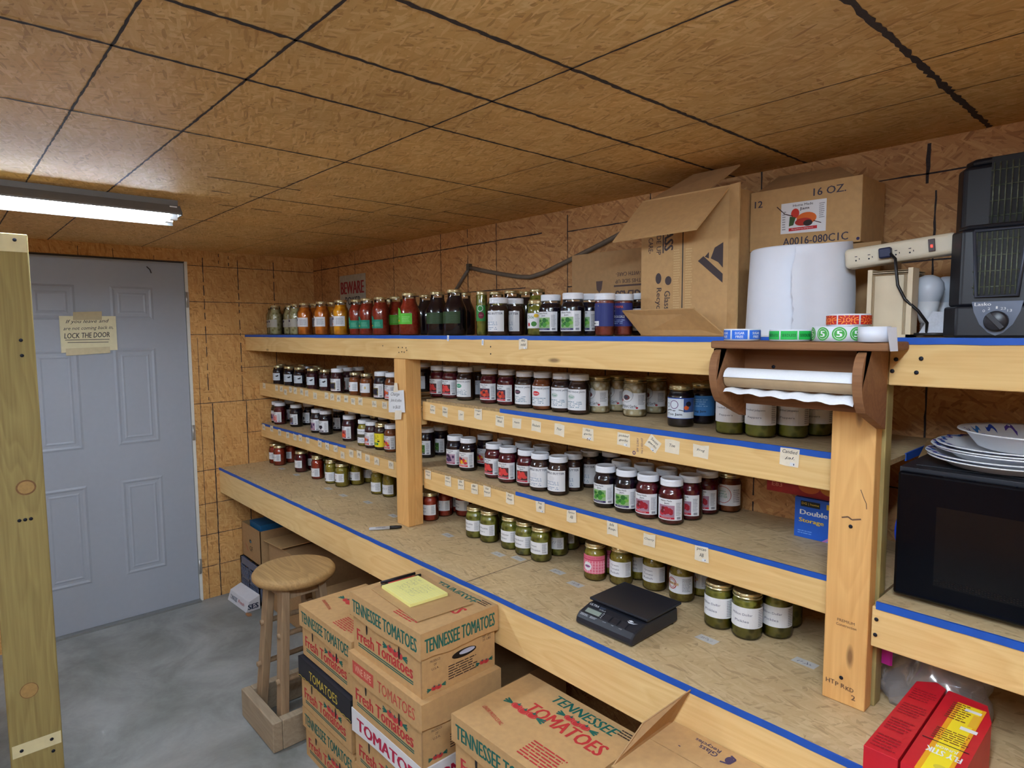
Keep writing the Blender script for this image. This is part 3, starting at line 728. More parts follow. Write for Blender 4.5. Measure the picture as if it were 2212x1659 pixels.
LAB = {
 'logo': (.090, .045, .046, C(190, 186, 172), [('e', -.010, .034, .008, .007, C(50, 40, 70)), ('n', -.026, .006, .006, .022, 3, GREY)]),
 'logob': (.100, .045, .050, WL, [('e', -.022, .038, .009, .009, C(70, 60, 90)), ('e', -.022, .051, .010, .006, WL), ('t', 'Peach', -.020, .022, .016, .005, C(90, 130, 180)), ('e', -.024, .010, .005, .006, cO), ('n', .004, .008, .044, .042, 8, GREY)]),
 'teal': (.088, .032, .040, C(26, 150, 118), [('e', -.022, .040, .020, .018, C(26, 150, 118)), ('n', .002, .008, .036, .030, 7, C(120, 210, 180)), ('r', -.038, .010, -.008, .0145, cY), ('t', 'SALSA', -.022, .030, .024, .006, C(150, 220, 190))]),
 'lime': (.100, .048, .046, C(98, 206, 60), [('e', -.024, .044, .024, .026, C(98, 206, 60)), ('n', .004, .008, .042, .034, 7, C(160, 236, 130)), ('r', -.044, .012, -.010, .018, cY), ('t', 'SALSA', -.024, .034, .028, .008, C(170, 240, 140))]),
 'limed': (.100, .048, .046, C(44, 70, 34), [('n', .004, .008, .042, .034, 7, C(60, 84, 50)), ('t', 'SALSA', -.024, .034, .028, .008, C(70, 110, 50))]),
 'beans': (.060, .055, .060, C(50, 140, 60), [('e', .012, .022, .012, .013, C(120, 20, 50)), ('o', .008, .048, .010, .012, WL), ('r', -.026, .004, -.016, .022, WL), ('t', 'Dilly', .012, .022, .014, .005, C(220, 120, 140))]),
 'butter': (.072, .022, .062, WL, [('t', 'APPLE BUTTER', 0, .054, .064, .0062, C(50, 56, 80), .01), ('e', -.008, .038, .010, .008, C(224, 226, 230)), ('n', -.032, .018, .020, .030, 3, C(130, 150, 180)), ('n', -.032, .004, .026, .014, 2, C(130, 150, 180))]),
 'olde': (.070, .026, .048, WL, [('t', 'Olde', -.010, .036, .030, .010, C(60, 120, 60)), ('e', .012, .040, .008, .006, cY), ('e', -.016, .012, .005, .006, cR), ('e', .004, .014, .010, .008, cG)]),
 'jamb': jam(C(150, 186, 130), [C(70, 150, 50), C(120, 180, 70), C(40, 110, 40)], 3, C(44, 38, 96), 'Black Raspberry', .006, 14),
 'jamk': jam(C(120, 110, 60), [cN, C(40, 30, 50), C(30, 30, 60)], 5, C(190, 170, 180), 'Blackberry', .006), 'jamk2': jam(WL, [cN, C(60, 40, 70), C(40, 30, 50)], 6, C(40, 30, 60), 'Grape', .005, 12),
 'jamr': jam(C(120, 50, 40), [C(60, 16, 20), C(150, 40, 40)], 7, cR, 'Plum'), 'jamr2': jam(C(80, 40, 40), [C(226, 66, 62), C(240, 92, 84), C(204, 44, 50)], 8, C(196, 30, 60), 'Red Raspberry', .0062, 20),
 'jamr3': jam(C(70, 44, 70), [C(190, 50, 40), C(230, 90, 50), C(60, 30, 40)], 9, C(220, 60, 70), 'Strawberry', .006), 'jamc': jam(C(170, 130, 150), [C(160, 20, 40), C(200, 40, 60), C(110, 20, 30)], 10, C(190, 20, 50), 'Cherry', .006, 18),
 'jamv': jam(C(180, 150, 170), [C(70, 44, 90), C(110, 60, 100), C(40, 30, 60)], 11, C(150, 60, 90), 'Grape', .005, 18), 'jamp': jam(C(230, 180, 180), [C(226, 80, 90), C(240, 130, 120)], 12, cR, 'Rhubarb'),
 'jambw': jam(C(120, 120, 130), [cN, C(110, 70, 60)], 13, C(50, 44, 120), 'Blueberry', .006, 9), 'jamo': jam(C(220, 200, 210), [C(226, 110, 40), C(200, 60, 60), C(70, 90, 140)], 14, C(220, 70, 40), 'Peach', .006, 14),
 'jampeach': jam(C(210, 190, 190), [C(60, 40, 80), C(230, 180, 30), C(240, 120, 60), C(200, 50, 60)], 15, C(220, 60, 60), 'Peach Plum', .007, 12),
 'hmj': hmj('', cN, WL), 'hmjg': hmj('Apple', C(220, 240, 230), C(40, 150, 110)), 'hmjc': hmj('Apple', C(200, 120, 150), C(60, 50, 60)), 'hmjr': hmj('Rhubarb', WL, C(226, 36, 44)), 'hmjp': hmj('Pear', C(30, 150, 120), C(206, 214, 210)),
 'jelly': (.078, .030, .044, C(214, 222, 230), [('n', -.034, .010, .006, .038, 5, C(150, 170, 190)), ('e', .020, .026, .007, .004, cN), ('e', .027, .029, .004, .004, cN), ('l', ((.008, .026), (.022, .026)), .0014, cN)]),
 'drop': (.074, .028, .046, WL, [('e', -.010, .024, .004, .005, cR), ('n', .010, .006, .034, .038, 7, GREY), ('n', -.034, .038, -.006, .044, 1, GREY)]), 'tan': (.074, .028, .046, WL, [('e', .014, .024, .004, .007, C(220, 190, 120)), ('n', -.032, .010, .006, .040, 5, GREY)]),
 'sale': jam(C(190, 120, 120), [C(150, 30, 40), C(190, 60, 60)], 16, cR, 'Cherry'), 'band': (.074, .024, .060, WL, [('r', -.037, .024, .037, .038, C(80, 76, 60)), ('t', 'HOME MADE JAMS', 0, .050, .064, .006, C(70, 76, 96)), ('n', -.030, .004, .026, .020, 4, C(150, 160, 190))]),
 'yell': (.070, .026, .056, C(240, 222, 40), [('r', -.030, .008, .012, .018, C(30, 140, 60)), ('t', 'SALSA', -.010, .013, .030, .006, cY, .02), ('n', -.030, .028, .016, .050, 4, C(150, 130, 40)), ('e', .012, .024, .006, .003, cN)]),
 'mint': (.062, .026, .050, C(190, 236, 206), [('n', -.024, .008, .014, .044, 6, C(110, 160, 130))]), 'plainr': plain(1), 'plain': plain(2), 'plaink': (.060, .026, .050, C(200, 204, 212), [('n', -.024, .008, .020, .044, 6, GREY)]),
 'plainc': (.080, .028, .042, WL, [('t', 'Chow Chow', -.012, .032, .030, .0045, C(190, 90, 90)), ('e', -.022, .008, .006, .004, cR), ('e', -.008, .008, .0045, .0045, C(60, 80, 70)), ('n', .014, .006, .034, .036, 8, GREY)]),
 'garlic': (.100, .026, .050, WL, [('e', -.016, .044, .022, .014, C(214, 220, 226)), ('o', -.016, .044, .022, .0228, C(70, 74, 90)), ('e', -.016, .036, .012, .008, C(120, 60, 60)), ('e', -.018, .036, .008, .005, C(60, 70, 90)), ('e', -.036, .026, .004, .004, cR), ('t', 'Pickled Garlic', -.008, .010, .052, .0075, cN, .01), ('n', -.030, .002, .02, .006, 1, GREY), ('e', .018, .005, .004, .003, cR), ('n', .022, .014, .044, .044, 8, GREY)]),
 'toe': (.104, .026, .056, C(216, 224, 232), [('r', -.052, 0, .052, .0012, C(40, 90, 190)), ('r', -.052, .054, .052, .056, C(40, 90, 190)), ('r', .016, .018, .050, .054, C(60, 90, 150)), ('o', -.030, .036, .005, .006, cN), ('o', -.010, .038, .010, .012, C(120, 90, 130)), ('e', .024, .030, .007, .006, cO), ('e', .030, .040, .008, .007, cN), ('l', ((-.036, .020), (-.024, .023), (-.010, .021), (.006, .024), (.018, .021)), .002, cN), ('t', 'Toe Jam', -.010, .011, .044, .0085, cN, .02)]),
 'frog': (.104, .026, .056, C(70, 140, 210), [('r', -.050, .002, -.010, .054, C(90, 160, 226)), ('t', 'Frog Jam', 0, .012, .04, .008, cN, .02), ('n', -.02, .024, .03, .048, 4, C(150, 200, 240))]),
 'jal': words(['Candied Jalapeno', 'Peppers'], .104, .054, .034, col=C(90, 96, 116)), 'mdp': words(['Million Dollar', 'Pickles'], .104, .052, .034, col=C(90, 92, 120)), 'gtr': words(['Green', 'Tomato', 'Relish'], .090, .046, .030, col=C(110, 110, 124)),
 'salsa': words(['Salsa', 'Mild'], .090, .042, .028), 'pick': words(['Dill Pickle', 'Spears'], .084), 'sweet': words(['Sweet', 'Dill Pickles'], .084), 'bread': words(['Bread & Butter', 'Pickles'], .084),
 'pink': (.090, .026, .056, C(226, 112, 136), [('r', -.044+.009*i, .002, -.041+.009*i, .040, C(240, 170, 186)) for i in range(10)]+[('r', -.044, .004+.009*i, .044, .006+.009*i, C(240, 170, 186)) for i in range(4)]+[('e', -.014, .022, .014, .014, WL), ('e', -.014, .022, .010, .004, C(150, 90, 140)), ('t', 'Sweet Pepper Relish', 0, .050, .066, .005, C(190, 50, 90)), ('r', -.044, .042, .044, .0445, C(200, 60, 96))]),
 'kraut': (.092, .028, .050, WL, [('o', -.018, .026, .014, .0165, C(190, 60, 50)), ('o', -.018, .026, .0100, .0115, C(190, 60, 50)), ('r', -.036, .0225, .004, .0295, C(226, 196, 150)), ('t', 'KRAUT', -.016, .026, .026, .005, C(110, 60, 40), .01), ('n', .014, .006, .040, .044, 9, GREY)]),
 'abround': (.092, .026, .062, WL, [('o', -.012, .032, .0235, .0250, C(190, 60, 60)), ('t', 'AMISH', -.012, .042, .018, .0045, C(60, 150, 110)), ('t', 'APPLE', -.012, .034, .024, .0055, C(60, 150, 110), .01), ('t', 'BUTTER', -.012, .026, .028, .0055, C(60, 150, 110), .01), ('n', .018, .010, .040, .050, 7, GREY)]),
 'green': jam(C(80, 120, 50), [C(70, 130, 40), C(110, 160, 60), C(40, 80, 30)], 17, C(60, 60, 60), 'Gooseberry', .004, 26),
 'bars': (.090, .030, .070, C(40, 52, 120), [('r', -.044, .002, -.006, .016, WL), ('n', -.042, .004, -.008, .014, 1, cN), ('l', ((-.034, .060), (-.008, .062)), .004, cY)]),
 'cups': (.096, .030, .072, C(38, 46, 120), [('t', 'HOT MAMA', -.010, .060, .044, .008, cO, .03), ('l', ((-.034, .046), (-.020, .048), (.014, .046)), .003, WL), ('t', 'POLISH SAUSAGE', -.008, .030, .050, .008, WL, .01), ('n', -.034, .006, .020, .022, 3, C(150, 170, 210))])}
if True:
    LAB['sale'][4].append(('e', -.004, .014, .014, .008, C(255, 96, 50))); LAB['sale'][4].append(('t', '$4.50', -.004, .014, .018, .004, C(200, 40, 20)))
_lm = {}
def labmesh(k, lb):
    if (k, lb) in _lm: return _lm[(k, lb)]
    w_, z, h, base, els = LAB[lb]; R, H = SHP[k][:2]; r = R+.0004; s = MB()
    if k == 'q' and lb in ('teal',): pass
    if k in 'g' and lb in ('jamb',): h = h
    zmax = H*SHP[k][2]-.002
    z = min(z, max(.012, zmax-h)) if k not in 'bqs' else z
    g = 1.18 if k in 'pm' else 1.08 if k in 'gw' else 1.0
    if g > 1.1: z = .016
    F0 = cyl(r, (0, 0, z)); F = lambda x, y, d: F0(x*g, y*g, d); s.draw([('r', -w_/2, 0, w_/2, h, base)], F, 0)
    s.draw(els, F); _lm[(k, lb)] = s.mesh('label'); return _lm[(k, lb)]
ZS = {'T': 1.6122, 'L1': 1.3032, 'L2': 1.0512, 'CL': .8022, 'M1': 1.3452, 'M2': 1.0522, 'CR': .8022}
PL = {'T': 'on top shelf', 'L1': 'on upper shelf left of centre post', 'L2': 'on lower shelf left of centre post', 'CL': 'on counter left of centre post', 'M1': 'on upper shelf right of centre post', 'M2': 'on lower shelf right of centre post', 'CR': 'on counter right of centre post'}
LOOK = {'jamb': 'black raspberry', 'jamr2': 'red raspberry', 'jamr3': 'strawberry', 'jamc': 'cherry', 'butter': 'apple butter', 'garlic': 'pickled garlic', 'toe': 'toe jam', 'jal': 'candied jalapeno', 'mdp': 'dollar pickles', 'gtr': 'tomato relish', 'pink': 'pink-labelled relish', 'kraut': 'kraut', 'salsa': 'mild salsa', 'hmjp': 'pear jam', 'hmjr': 'rhubarb jam', 'teal': 'teal-labelled salsa', 'lime': 'lime-labelled', 'mint': 'mint-labelled pickle', 'yell': 'yellow-labelled', 'sale': 'orange-stickered jam', 'beans': 'slim green-labelled bean', 'cups': 'blue-labelled sausage', 'bars': 'barcoded sausage', 'abround': 'round-logo apple butter', 'frog': 'blue-labelled jam'}
def place_jars():
    rd = random.Random(11)
    for l in JARS.strip().split('\n'):
        s, x, y, k, lid, c, lb, nth = l.split(); x = float(x); y = float(y)
        fm, fn = FOOD[c]; look = LOOK.get(lb, fn)
        if lb == 'limed': look = 'big dark green-labelled'
        lc = {'w': 'white-lidded', 'g': 'gold-lidded', 's': 'silver-lidded'}[lid]
        nm = 'sausage_tub' if k == 'c' else 'pickle_jar' if c in 'GPEW' else 'salsa_jar' if c == 'S' else 'fruit_jar' if c in 'OY' else 'jam_jar'
        label = '%s %s jar, %s from left %s' % (lc, look, nth, PL[s]) if k != 'c' else '%s %s tub, %s from left %s' % (lc, look, nth, PL[s])
        t = thing(nm, label, 'jar' if k != 'c' else 'tub', (x, y, ZS[s]), rd.uniform(-.12, .12)+({'CR': .28, 'M1': .30, 'M2': .34, 'T': .26}.get(s, .25)), 'jars '+PL[s])
        link('glass_body' if k != 'c' else 'clear_body', jarmesh(k, 'glass', GLASS), t); link('contents', jarmesh(k, 'contents', fm), t)
        link('lid', jarmesh(k, 'lid', {'w': LIDW, 'g': GOLD, 's': SILV}[lid]), t)
        if lb != 'none': link('label', labmesh(k, lb), t)
place_jars()

# ------------------------------------------------------------ masking tape notes stuck along the shelf edges
def note(cx, y, cz, text, seed, label, w=.034, h=.036, tilt=0, sticker=False, rot=0):
    rd = random.Random(seed); s = MB(); j = lambda: (rd.random()-.5)*.006
    n = 5; pts = [(-w/2+j()*.6, -h/2+j()), (-w/6, -h/2+j()), (w/2+j()*.6, -h/2+j()), (w/2+j()*.6, h/2+j()), (0, h/2+j()), (-w/2+j()*.6, h/2+j())]
    c_, s_ = cos(rot), sin(rot)
    F = lambda a, b, d: (cx+a*c_-b*s_, y-d, cz+a*s_+b*c_)
    s.draw([('p', pts, MASK)], F, 0)
    if isinstance(text, str):
        ls = text.split('/'); m_ = len(ls)
        s.draw([('t', q, 0, h*.30-(i*h*.36 if m_ > 1 else h*.22), min(w*.8, .0052*len(q)+.003), .0085 if len(q) > 2 else .010, INK, 0, .25) for i, q in enumerate(ls)], F)
    else: s.draw(scribble(-w*.34, -h*.25, w*.30, h*.3, rd, .0011, M((70, 64, 80), .7, var=0)), F)
    if sticker: s.draw([('r', .002, -h*.46, .014, -h*.28, WHITE), ('r', .010, -h*.42, .012, -h*.32, cN)], F, .0008)
    tag(s.build('tape_note'), label, 'note', 'masking tape notes along the shelf edges')
ordn = 'first second third fourth fifth sixth seventh eighth ninth tenth eleventh twelfth thirteenth fourteenth fifteenth sixteenth seventeenth'.split()
for i, (p, tx) in enumerate(zip('1.895,1.306 1.982,1.304 2.089,1.300 2.195,1.316 2.318,1.302 2.410,1.302 2.508,1.302 2.618,1.302 2.742,1.304 2.883,1.302 2.988,1.302 3.053,1.304 3.143,1.302 3.384,1.322'.split(),
        ('Jal/Red Hot', 'Hot/pepper', 'Jal', 'Ginger/Jam', 'Strawberry/Rhub', 'Apple', 'Rhubarb', 'Pear', 'Hot/garlic', 'pickled/garlic', 'Sweet/garlic', 'Toe', 'Frog', 'Candied/jal.'))):
    a, b = map(float, p.split(',')); note(a, -.3895-(.001 if b > 1.312 else 0), b, tx, i+5, 'masking tape note reading %s on upper shelf edge right of centre post' % tx.replace('/', ' '), .046 if i > 2 else .036, .038 if i != 13 else .044, sticker=i in (8, 9, 10, 13), rot=-.6 if i == 10 else -.03)
for i, (p, tx) in enumerate(zip('1.857,1.026 1.997,1.022 2.083,1.022 2.168,1.020 2.245,1.024 2.373,1.022 2.528,1.024 2.674,1.022 2.843,1.020 2.981,1.016 3.152,1.020'.split(),
        ('Damson/Plum', 'Wild/Cherry', 'Blk/Berry', "Blk'/Cherry", 'Hot/Rasp jal', 'Red/Rasp.', 'Reg/AB', 'Spice/AB', 'blk/Rasp.', 'Cherry', 'pecan/AB'))):
    a, b = map(float, p.split(',')); note(a, -.3912, b, tx, i+50, 'masking tape note reading %s on lower shelf edge right of centre post' % tx.replace('/', ' ').replace("'", ''), .042, .040, sticker=i in (6, 10), rot=.03)
for i, p in enumerate('0.085,1.300 0.279,1.298 0.348,1.298 0.407,1.285 0.481,1.302 0.544,1.300 0.630,1.300 0.695,1.296 0.799,1.288 0.936,1.298 0.999,1.297 1.070,1.295 1.149,1.298 1.220,1.294 1.293,1.299 1.424,1.296 1.516,1.298'.split()):
    a, b = map(float, p.split(',')); note(a, -.3895, b-.006, None, i+80, '%s small scribbled tape note from left on upper shelf edge left of post' % ordn[i], .042, .034)
for i, p in enumerate('0.056,1.030 0.183,1.035 0.302,1.024 0.423,1.024 0.520,1.024 0.596,1.026 0.692,1.026 0.841,1.026 0.928,1.024 1.022,1.024 1.097,1.000 1.190,1.022 1.270,1.026 1.350,1.020 1.436,1.018 1.563,1.020'.split()):
    a, b = map(float, p.split(',')); note(a, -.3912, b, None, i+120, '%s small scribbled tape note from left on lower shelf edge left of post' % ordn[i], .044, .036)
note(2.528, -.4672, 1.587, 'BBQ/mild', 200, 'masking tape note reading BBQ mild on the top shelf edge', .040, .036, sticker=True)
for i, (a, b, ln) in enumerate(((2.114, 1.603, .2), (2.318, 1.590, -.15))):
    s = MB(); s.draw([('p', ((-.006, -.010), (.005, -.011), (.007, .011), (-.004, .012)), WHITE), ('r', -.002, -.006, .002, .006, C(170, 190, 220))], lambda x, y, d, a=a, b=b: (a+x, -.4672-d, b+y), 0); tag(s.build('price_sticker'), '%s price sticker on the top shelf board' % ('left white', 'right white')[i], 'sticker')
# clear tape price notes lying on the counter
for i, (a, b) in enumerate(((.303, -.385), (.525, -.39), (.955, -.405), (1.139, -.415), (1.341, -.39), (1.621, -.42), (2.01, -.405), (2.316, -.40), (2.40, -.375), (2.586, -.365), (2.70, -.40), (3.19, -.42), (3.42, -.35))):
    s = MB(); F = lambda x, y, d, a=a, b=b: (a+x, b+y, .8027+d); s.draw([('p', ((-.030, -.014), (.028, -.017), (.031, .013), (-.026, .016)), M((206, 204, 200), .35, var=.06))]+scribble(-.018, -.006, .018, .008, random.Random(i), .0012, M((110, 110, 130), .7, var=0)), F, 0)
    tag(s.build('price_note'), '%s clear-taped paper price note from left, flat on the counter' % ordn[i], 'note', 'price notes taped on the counter')
# paper sign taped to the centre post
t = thing('paper_note', 'white square note reading charge taped to the centre post', 'note')
s = MB(); U = lambda x, y, d: (1.683+x+y*.06, -.4695-d-.004*(x/.13), 1.282+y+x*.06)
s.draw([('p', ((0, 0), (.135, .004), (.122, .098), (-.004, .092)), WHITE), ('t', 'Charge', .052, .078, .072, .018, INK, 0, .35), ('t', 'Jams & jellies', .060, .052, .092, .016, INK, 0, .35), ('t', 'to $6.00', .066, .024, .060, .016, INK, 0, .35)], U, 0); s.build('sheet', t)
s = MB(); s.draw([('p', ((.038, .088), (.078, .090), (.070, .128), (.046, .128)), MASK)], U, .001); s.build('masking_tape', t)
s = MB(); s.draw([('p', ((.052, -.030), (.106, -.026), (.110, .012), (.054, .010)), MASK)], U, .001); s.build('masking_tape', t)
# ============================================================ boxes of tomatoes
TG, TR_, TB = C(22, 104, 92), C(198, 52, 56), C(60, 44, 40)
def tomatoes(cx, cy, sc_, n=3):
    e = []
    for i in range(n):
        x = cx+(i-(n-1)/2)*.030*sc_; y = cy-(i % 2)*.004*sc_; e += [('e', x, y, .018*sc_, .013*sc_, TR_), ('o', x, y, .9*.013*sc_, .013*sc_, C(220, 120, 110))]
        e += [('p', ((x-.012*sc_, y+.010*sc_), (x-.004*sc_, y+.009*sc_), (x, y+.018*sc_), (x+.004*sc_, y+.009*sc_), (x+.012*sc_, y+.012*sc_), (x+.002*sc_, y+.004*sc_)), TG)]
    for sg in (-1, 1):
        x = cx+sg*(n*.5*.030+.012)*sc_
        for a in (-.5, 0, .5): e.append(('l', ((x-sg*.008*sc_, cy), (x+sg*.020*sc_*cos(a), cy+.020*sc_*sin(a))), .006*sc_, TG))
    return e
def tomato_box(x0, y0, z0, name_, lidkind, label, w_=.41, d_=.29, h=.196, lh=.080, group='tomato boxes stacked by the counter', seed=0, topprint=True, bodydraw=True):
    t = thing('tomato_box', label, 'box', (x0, y0, z0), 0, group)
    e = .008; x1, y1 = w_, d_
    s = MB(); s.box(e, e, 0, x1-e, y1-e, h-.006, CARD)
    FX = flat((e, e, 0), (1, 0, 0), (0, 0, 1)); FR = flat((x1-e, e, 0), (0, 1, 0), (0, 0, 1)); W = w_-2*e; D = d_-2*e
    if bodydraw:
        s.draw([('t', 'Fresh Tomatoes', W*.47, .060, W*.82, .040, TR_, .04), ('r', .03, .030, W-.045, .034, TG), ('r', .03, .023, W-.045, .027, TG)]+tomatoes(W*.64, .085, .9, 3)+[('e', W*.22, .098, .005, .020, BLACK), ('e', W*.70, .092, .005, .020, BLACK), ('r', W-.006, .0, W, h-.006, CARDD)], FX)
        s.draw([('e', D*.56, .086, .046, .0125, BLACK), ('e', D*.60, .088, .030, .007, C(190, 196, 220)), ('n', D*.34, .020, D*.76, .066, 6, TB), ('t', 'PRODUCE', D*.17, .100, .036, .007, TB), ('t', 'OF', D*.17, .088, .010, .007, TB), ('t', 'U.S.A.', D*.17, .076, .026, .007, TB), ('t', 'NET WT', D*.88, .108, .032, .007, TB), ('t', '25 LBS', D*.88, .098, .032, .007, TB)]+tomatoes(D*.18, .018, .55, 2)+tomatoes(D*.84, .030, .55, 2), FR)
    s.build('body', t, bevel=.002)
    z1 = h; z0_ = h-lh; base = {'green': CARD, 'vine': CARD, 'white': M((232, 232, 236), .6, var=.02), 'black': M((34, 34, 44), .6, var=.05), 'plain': CARD}[lidkind]
    s = MB(); rd = random.Random(seed)
    s.box(.0008, .0008, z1-.003, x1-.0008, y1-.0008, z1, base)
    def side(ax):           # lid skirt with a slightly wavy lower edge
        n = 14; vs = []
        for i in range(n+1):
            t_ = i/n; zz = z0_+.003*sin(t_*9+seed)+.002*rd.random()
            if lidkind in ('white', 'black'): zz = z0_+.010*sin(pi*t_)
            P = {0: (x1*t_, 0), 1: (x1, y1*t_), 2: (x1*(1-t_), y1), 3: (0, y1*(1-t_))}[ax]
            vs += [(P[0], P[1], zz), (P[0], P[1], z1)]
        s.add(vs, [(2*i, 2*i+2, 2*i+3, 2*i+1) for i in range(n)], base)
    for a in range(4): side(a)
    FX = flat((0, 0, z0_), (1, 0, 0), (0, 0, 1)); FR = flat((x1, 0, z0_), (0, 1, 0), (0, 0, 1)); FT = flat((0, 0, z1), (1, 0, 0), (0, 1, 0))
    if lidkind == 'green':
        for F, q in ((FX, w_), (FR, d_)): s.draw([('t', 'TENNESSEE TOMATOES', q*.5, lh*.50, q*.90, lh*.52, TG, .045)], F)
        if topprint: s.draw([('t', 'TENNESSEE', w_*.60, d_*.87, w_*.52, .036, TG, .03, .2), ('t', 'TOMATOES', w_*.60, d_*.60, w_*.62, .048, TR_, .04, .1)]+tomatoes(w_*.30, d_*.52, 1.0)+tomatoes(w_*.62, d_*.735, .9)+[('n', w_*.56, .02, w_*.86, d_*.30, 7, TR_), ('t', 'LENOIR PRODUCE INC.', w_*.20, d_*.26, .10, .012, TR_, .02, 0, -.2), ('n', w_*.86, d_*.86, w_*.97, d_*.96, 3, TB)], FT)
    if lidkind == 'vine': s.draw([('r', .03, .018, w_*.38, .060, C(206, 84, 70)), ('t', 'VINE RIPE', (.03+w_*.38)/2, .039, w_*.24, .022, C(236, 190, 160), .01), ('t', 'TOMATOES', w_*.68, .038, w_*.48, .036, C(206, 84, 70), .01)], FX)
    if lidkind == 'white': s.draw([('t', 'TOMATOES', w_*.52, lh*.5, w_*.86, .040, C(190, 24, 70), .05)], FX); s.draw([('t', 'TOMATOES', d_*.5, lh*.5, d_*.8, .034, C(190, 24, 70), .05)], FR)
    if lidkind == 'black': s.draw([('t', 'TOMATOES', w_*.50, lh*.5, w_*.54, .034, C(206, 180, 70), .02), ('l', tuple((w_*i/24, .006+.004*(i % 2)) for i in range(25)), .003, C(206, 180, 70))], FX)
    s.build('lid', t, bevel=.0015); return t
P = .1965; X1, Y1 = 2.205, -.950
tomato_box(X1, Y1, 3*P, '', 'green', 'tomato box with green-lettered lid, clipboard on top, topmost of middle stack', d_=.287, seed=1)
tomato_box(X1+.002, Y1-.012, 2*P, '', 'vine', 'tomato box with red vine ripe lid, second from top of middle stack', w_=.424, d_=.296, seed=2)
tomato_box(X1+.004, Y1-.006, P, '', 'white', 'tomato box with white red-lettered lid, third from top of middle stack', w_=.42, d_=.294, seed=3)
tomato_box(X1, Y1, .0, '', 'green', 'bottom tomato box of the middle stack, under the white-lidded one', seed=4)
X0, Y0 = 1.780, -.940
tomato_box(X0, Y0, 2*P+.012, '', 'green', 'green-lettered tomato box, topmost of the left stack beside the stool', d_=.285, seed=5)
tomato_box(X0-.004, Y0-.008, P+.006, '', 'black', 'tomato box with black gold-lettered lid in left stack beside stool', d_=.292, seed=6)
tomato_box(X0, Y0, .0, '', 'green', 'green-lettered tomato box at the bottom of the left stack', seed=7)
X2, Y2 = 2.715, -.922
tomato_box(X2, Y2, 2*P+.001, '', 'green', 'green-lettered tomato box, top of the right stack under the counter edge', w_=.425, d_=.298, seed=8)
tomato_box(X2+.004, Y2+.003, P, '', 'plain', 'plain-lidded tomato box beneath the top one of the right stack', w_=.42, d_=.29, seed=9)
tomato_box(X2, Y2, .0, '', 'plain', 'bottom tomato box of the right stack', w_=.42, d_=.29, seed=10)
# clipboard, note pad and pen on the middle stack
ZT = 4*P+.0015
t = thing('clipboard', 'tan hardboard clipboard lying on the topmost tomato box', 'clipboard', (2.395, -.805, ZT), radians(-4))
hb = M((190, 152, 104), .5, var=.04); s = MB(); s.box(-.145, -.098, 0, .160, .098, .003, hb); s.build('hardboard', t, bevel=.0012)
s = MB(); s.box(-.158, -.040, .003, -.135, .050, .010, M((50, 46, 52), .35, .6)); s.tube([(-.150, -.058, .010), (-.150, .07, .010)], .005, M((40, 36, 40), .4, .5)); s.build('clip', t)
s = MB(); s.tube([(-.128, -.065, .009), (-.128, .078, .009)], .0042, M((190, 60, 50), .4)); tt = s.build('red_pen', None, (2.395, -.805, ZT), radians(-4)); tag(tt, 'red pen with black ends tucked along the yellow pad', 'pen')
s = MB(); s.tube([(-.128, -.067, .009), (-.128, -.045, .009)], .0048, BLACK); s.tube([(-.128, .058, .009), (-.128, .080, .009)], .0048, BLACK); s.build('pen_cap', tt)
t = thing('note_pad', 'yellow ruled note pad with handwriting on the clipboard', 'note pad', (2.395, -.805, ZT+.0035), radians(-4))
yl = M((246, 240, 150), .7, var=.02); s = MB(); s.box(-.122, -.070, 0, .066, .066, .009, yl); F = flat((-.122, -.070, .009), (1, 0, 0), (0, 1, 0)); rd = random.Random(4)
s.draw([('r', .004, .008+.0095*i, .184, .0084+.0095*i, C(200, 200, 190)) for i in range(13)], F)
for i in range(7): s.draw(scribble(.012+.004*i, .112-.013*i, .06+.02*rd.random(), .122-.013*i, rd, .0006, C(140, 140, 130))+scribble(.085, .112-.013*i, .12+.03*rd.random(), .122-.013*i, rd, .0006, C(150, 150, 140)), F)
s.build('paper', t)

# open-flapped jar carton at the lower right edge, on a plain box
t = thing('cardboard_box', 'plain cardboard box beneath the open-flapped carton by the counter', 'box'); s = MB(); s.box(3.25, -.90, .002, 3.63, -.67, .452, CARDD); s.build('body', t, bevel=.002)
t = thing('jar_carton', 'glass jar carton with raised side flaps, against the counter front', 'box')
kx0, kx1, ky0, ky1, kz = 3.243, 3.640, -.890, -.6565, .702
s = MB(); s.box(kx0, ky0, .455, kx1, ky1, kz-.006, CARD); s.build('body', t, bevel=.002)
pr_ = C(70, 60, 96)
s = MB(); s.box(kx0, -.752, kz-.005, kx1, ky1, kz, CARD); F = flat((kx0, ky1, kz), (-1, 0, 0), (0, -1, 0))
s.draw([('t', 'Glass', -.115, .038, .044, .016, pr_, .01), ('t', 'Recycles', -.105, .020, .062, .015, pr_, .01), ('l', ((-.150, .050), (-.168, .044), (-.172, .022), (-.158, .016)), .005, pr_), ('e', -.162, .032, .008, .012, pr_), ('t', 'GLASS', -.245, .066, .07, .022, pr_, .03), ('t', 'THIS SIDE UP', -.245, .044, .08, .011, pr_), ('t', '-WITH CARE-', -.245, .028, .07, .011, pr_), ('l', ((-.065, .07), (-.060, .07)), .003, pr_)], F); s.build('flap', t)
s = MB(); s.box(kx0, ky0, kz-.0045, kx1, -.755, kz+.0005, CARD); s.build('flap', t)
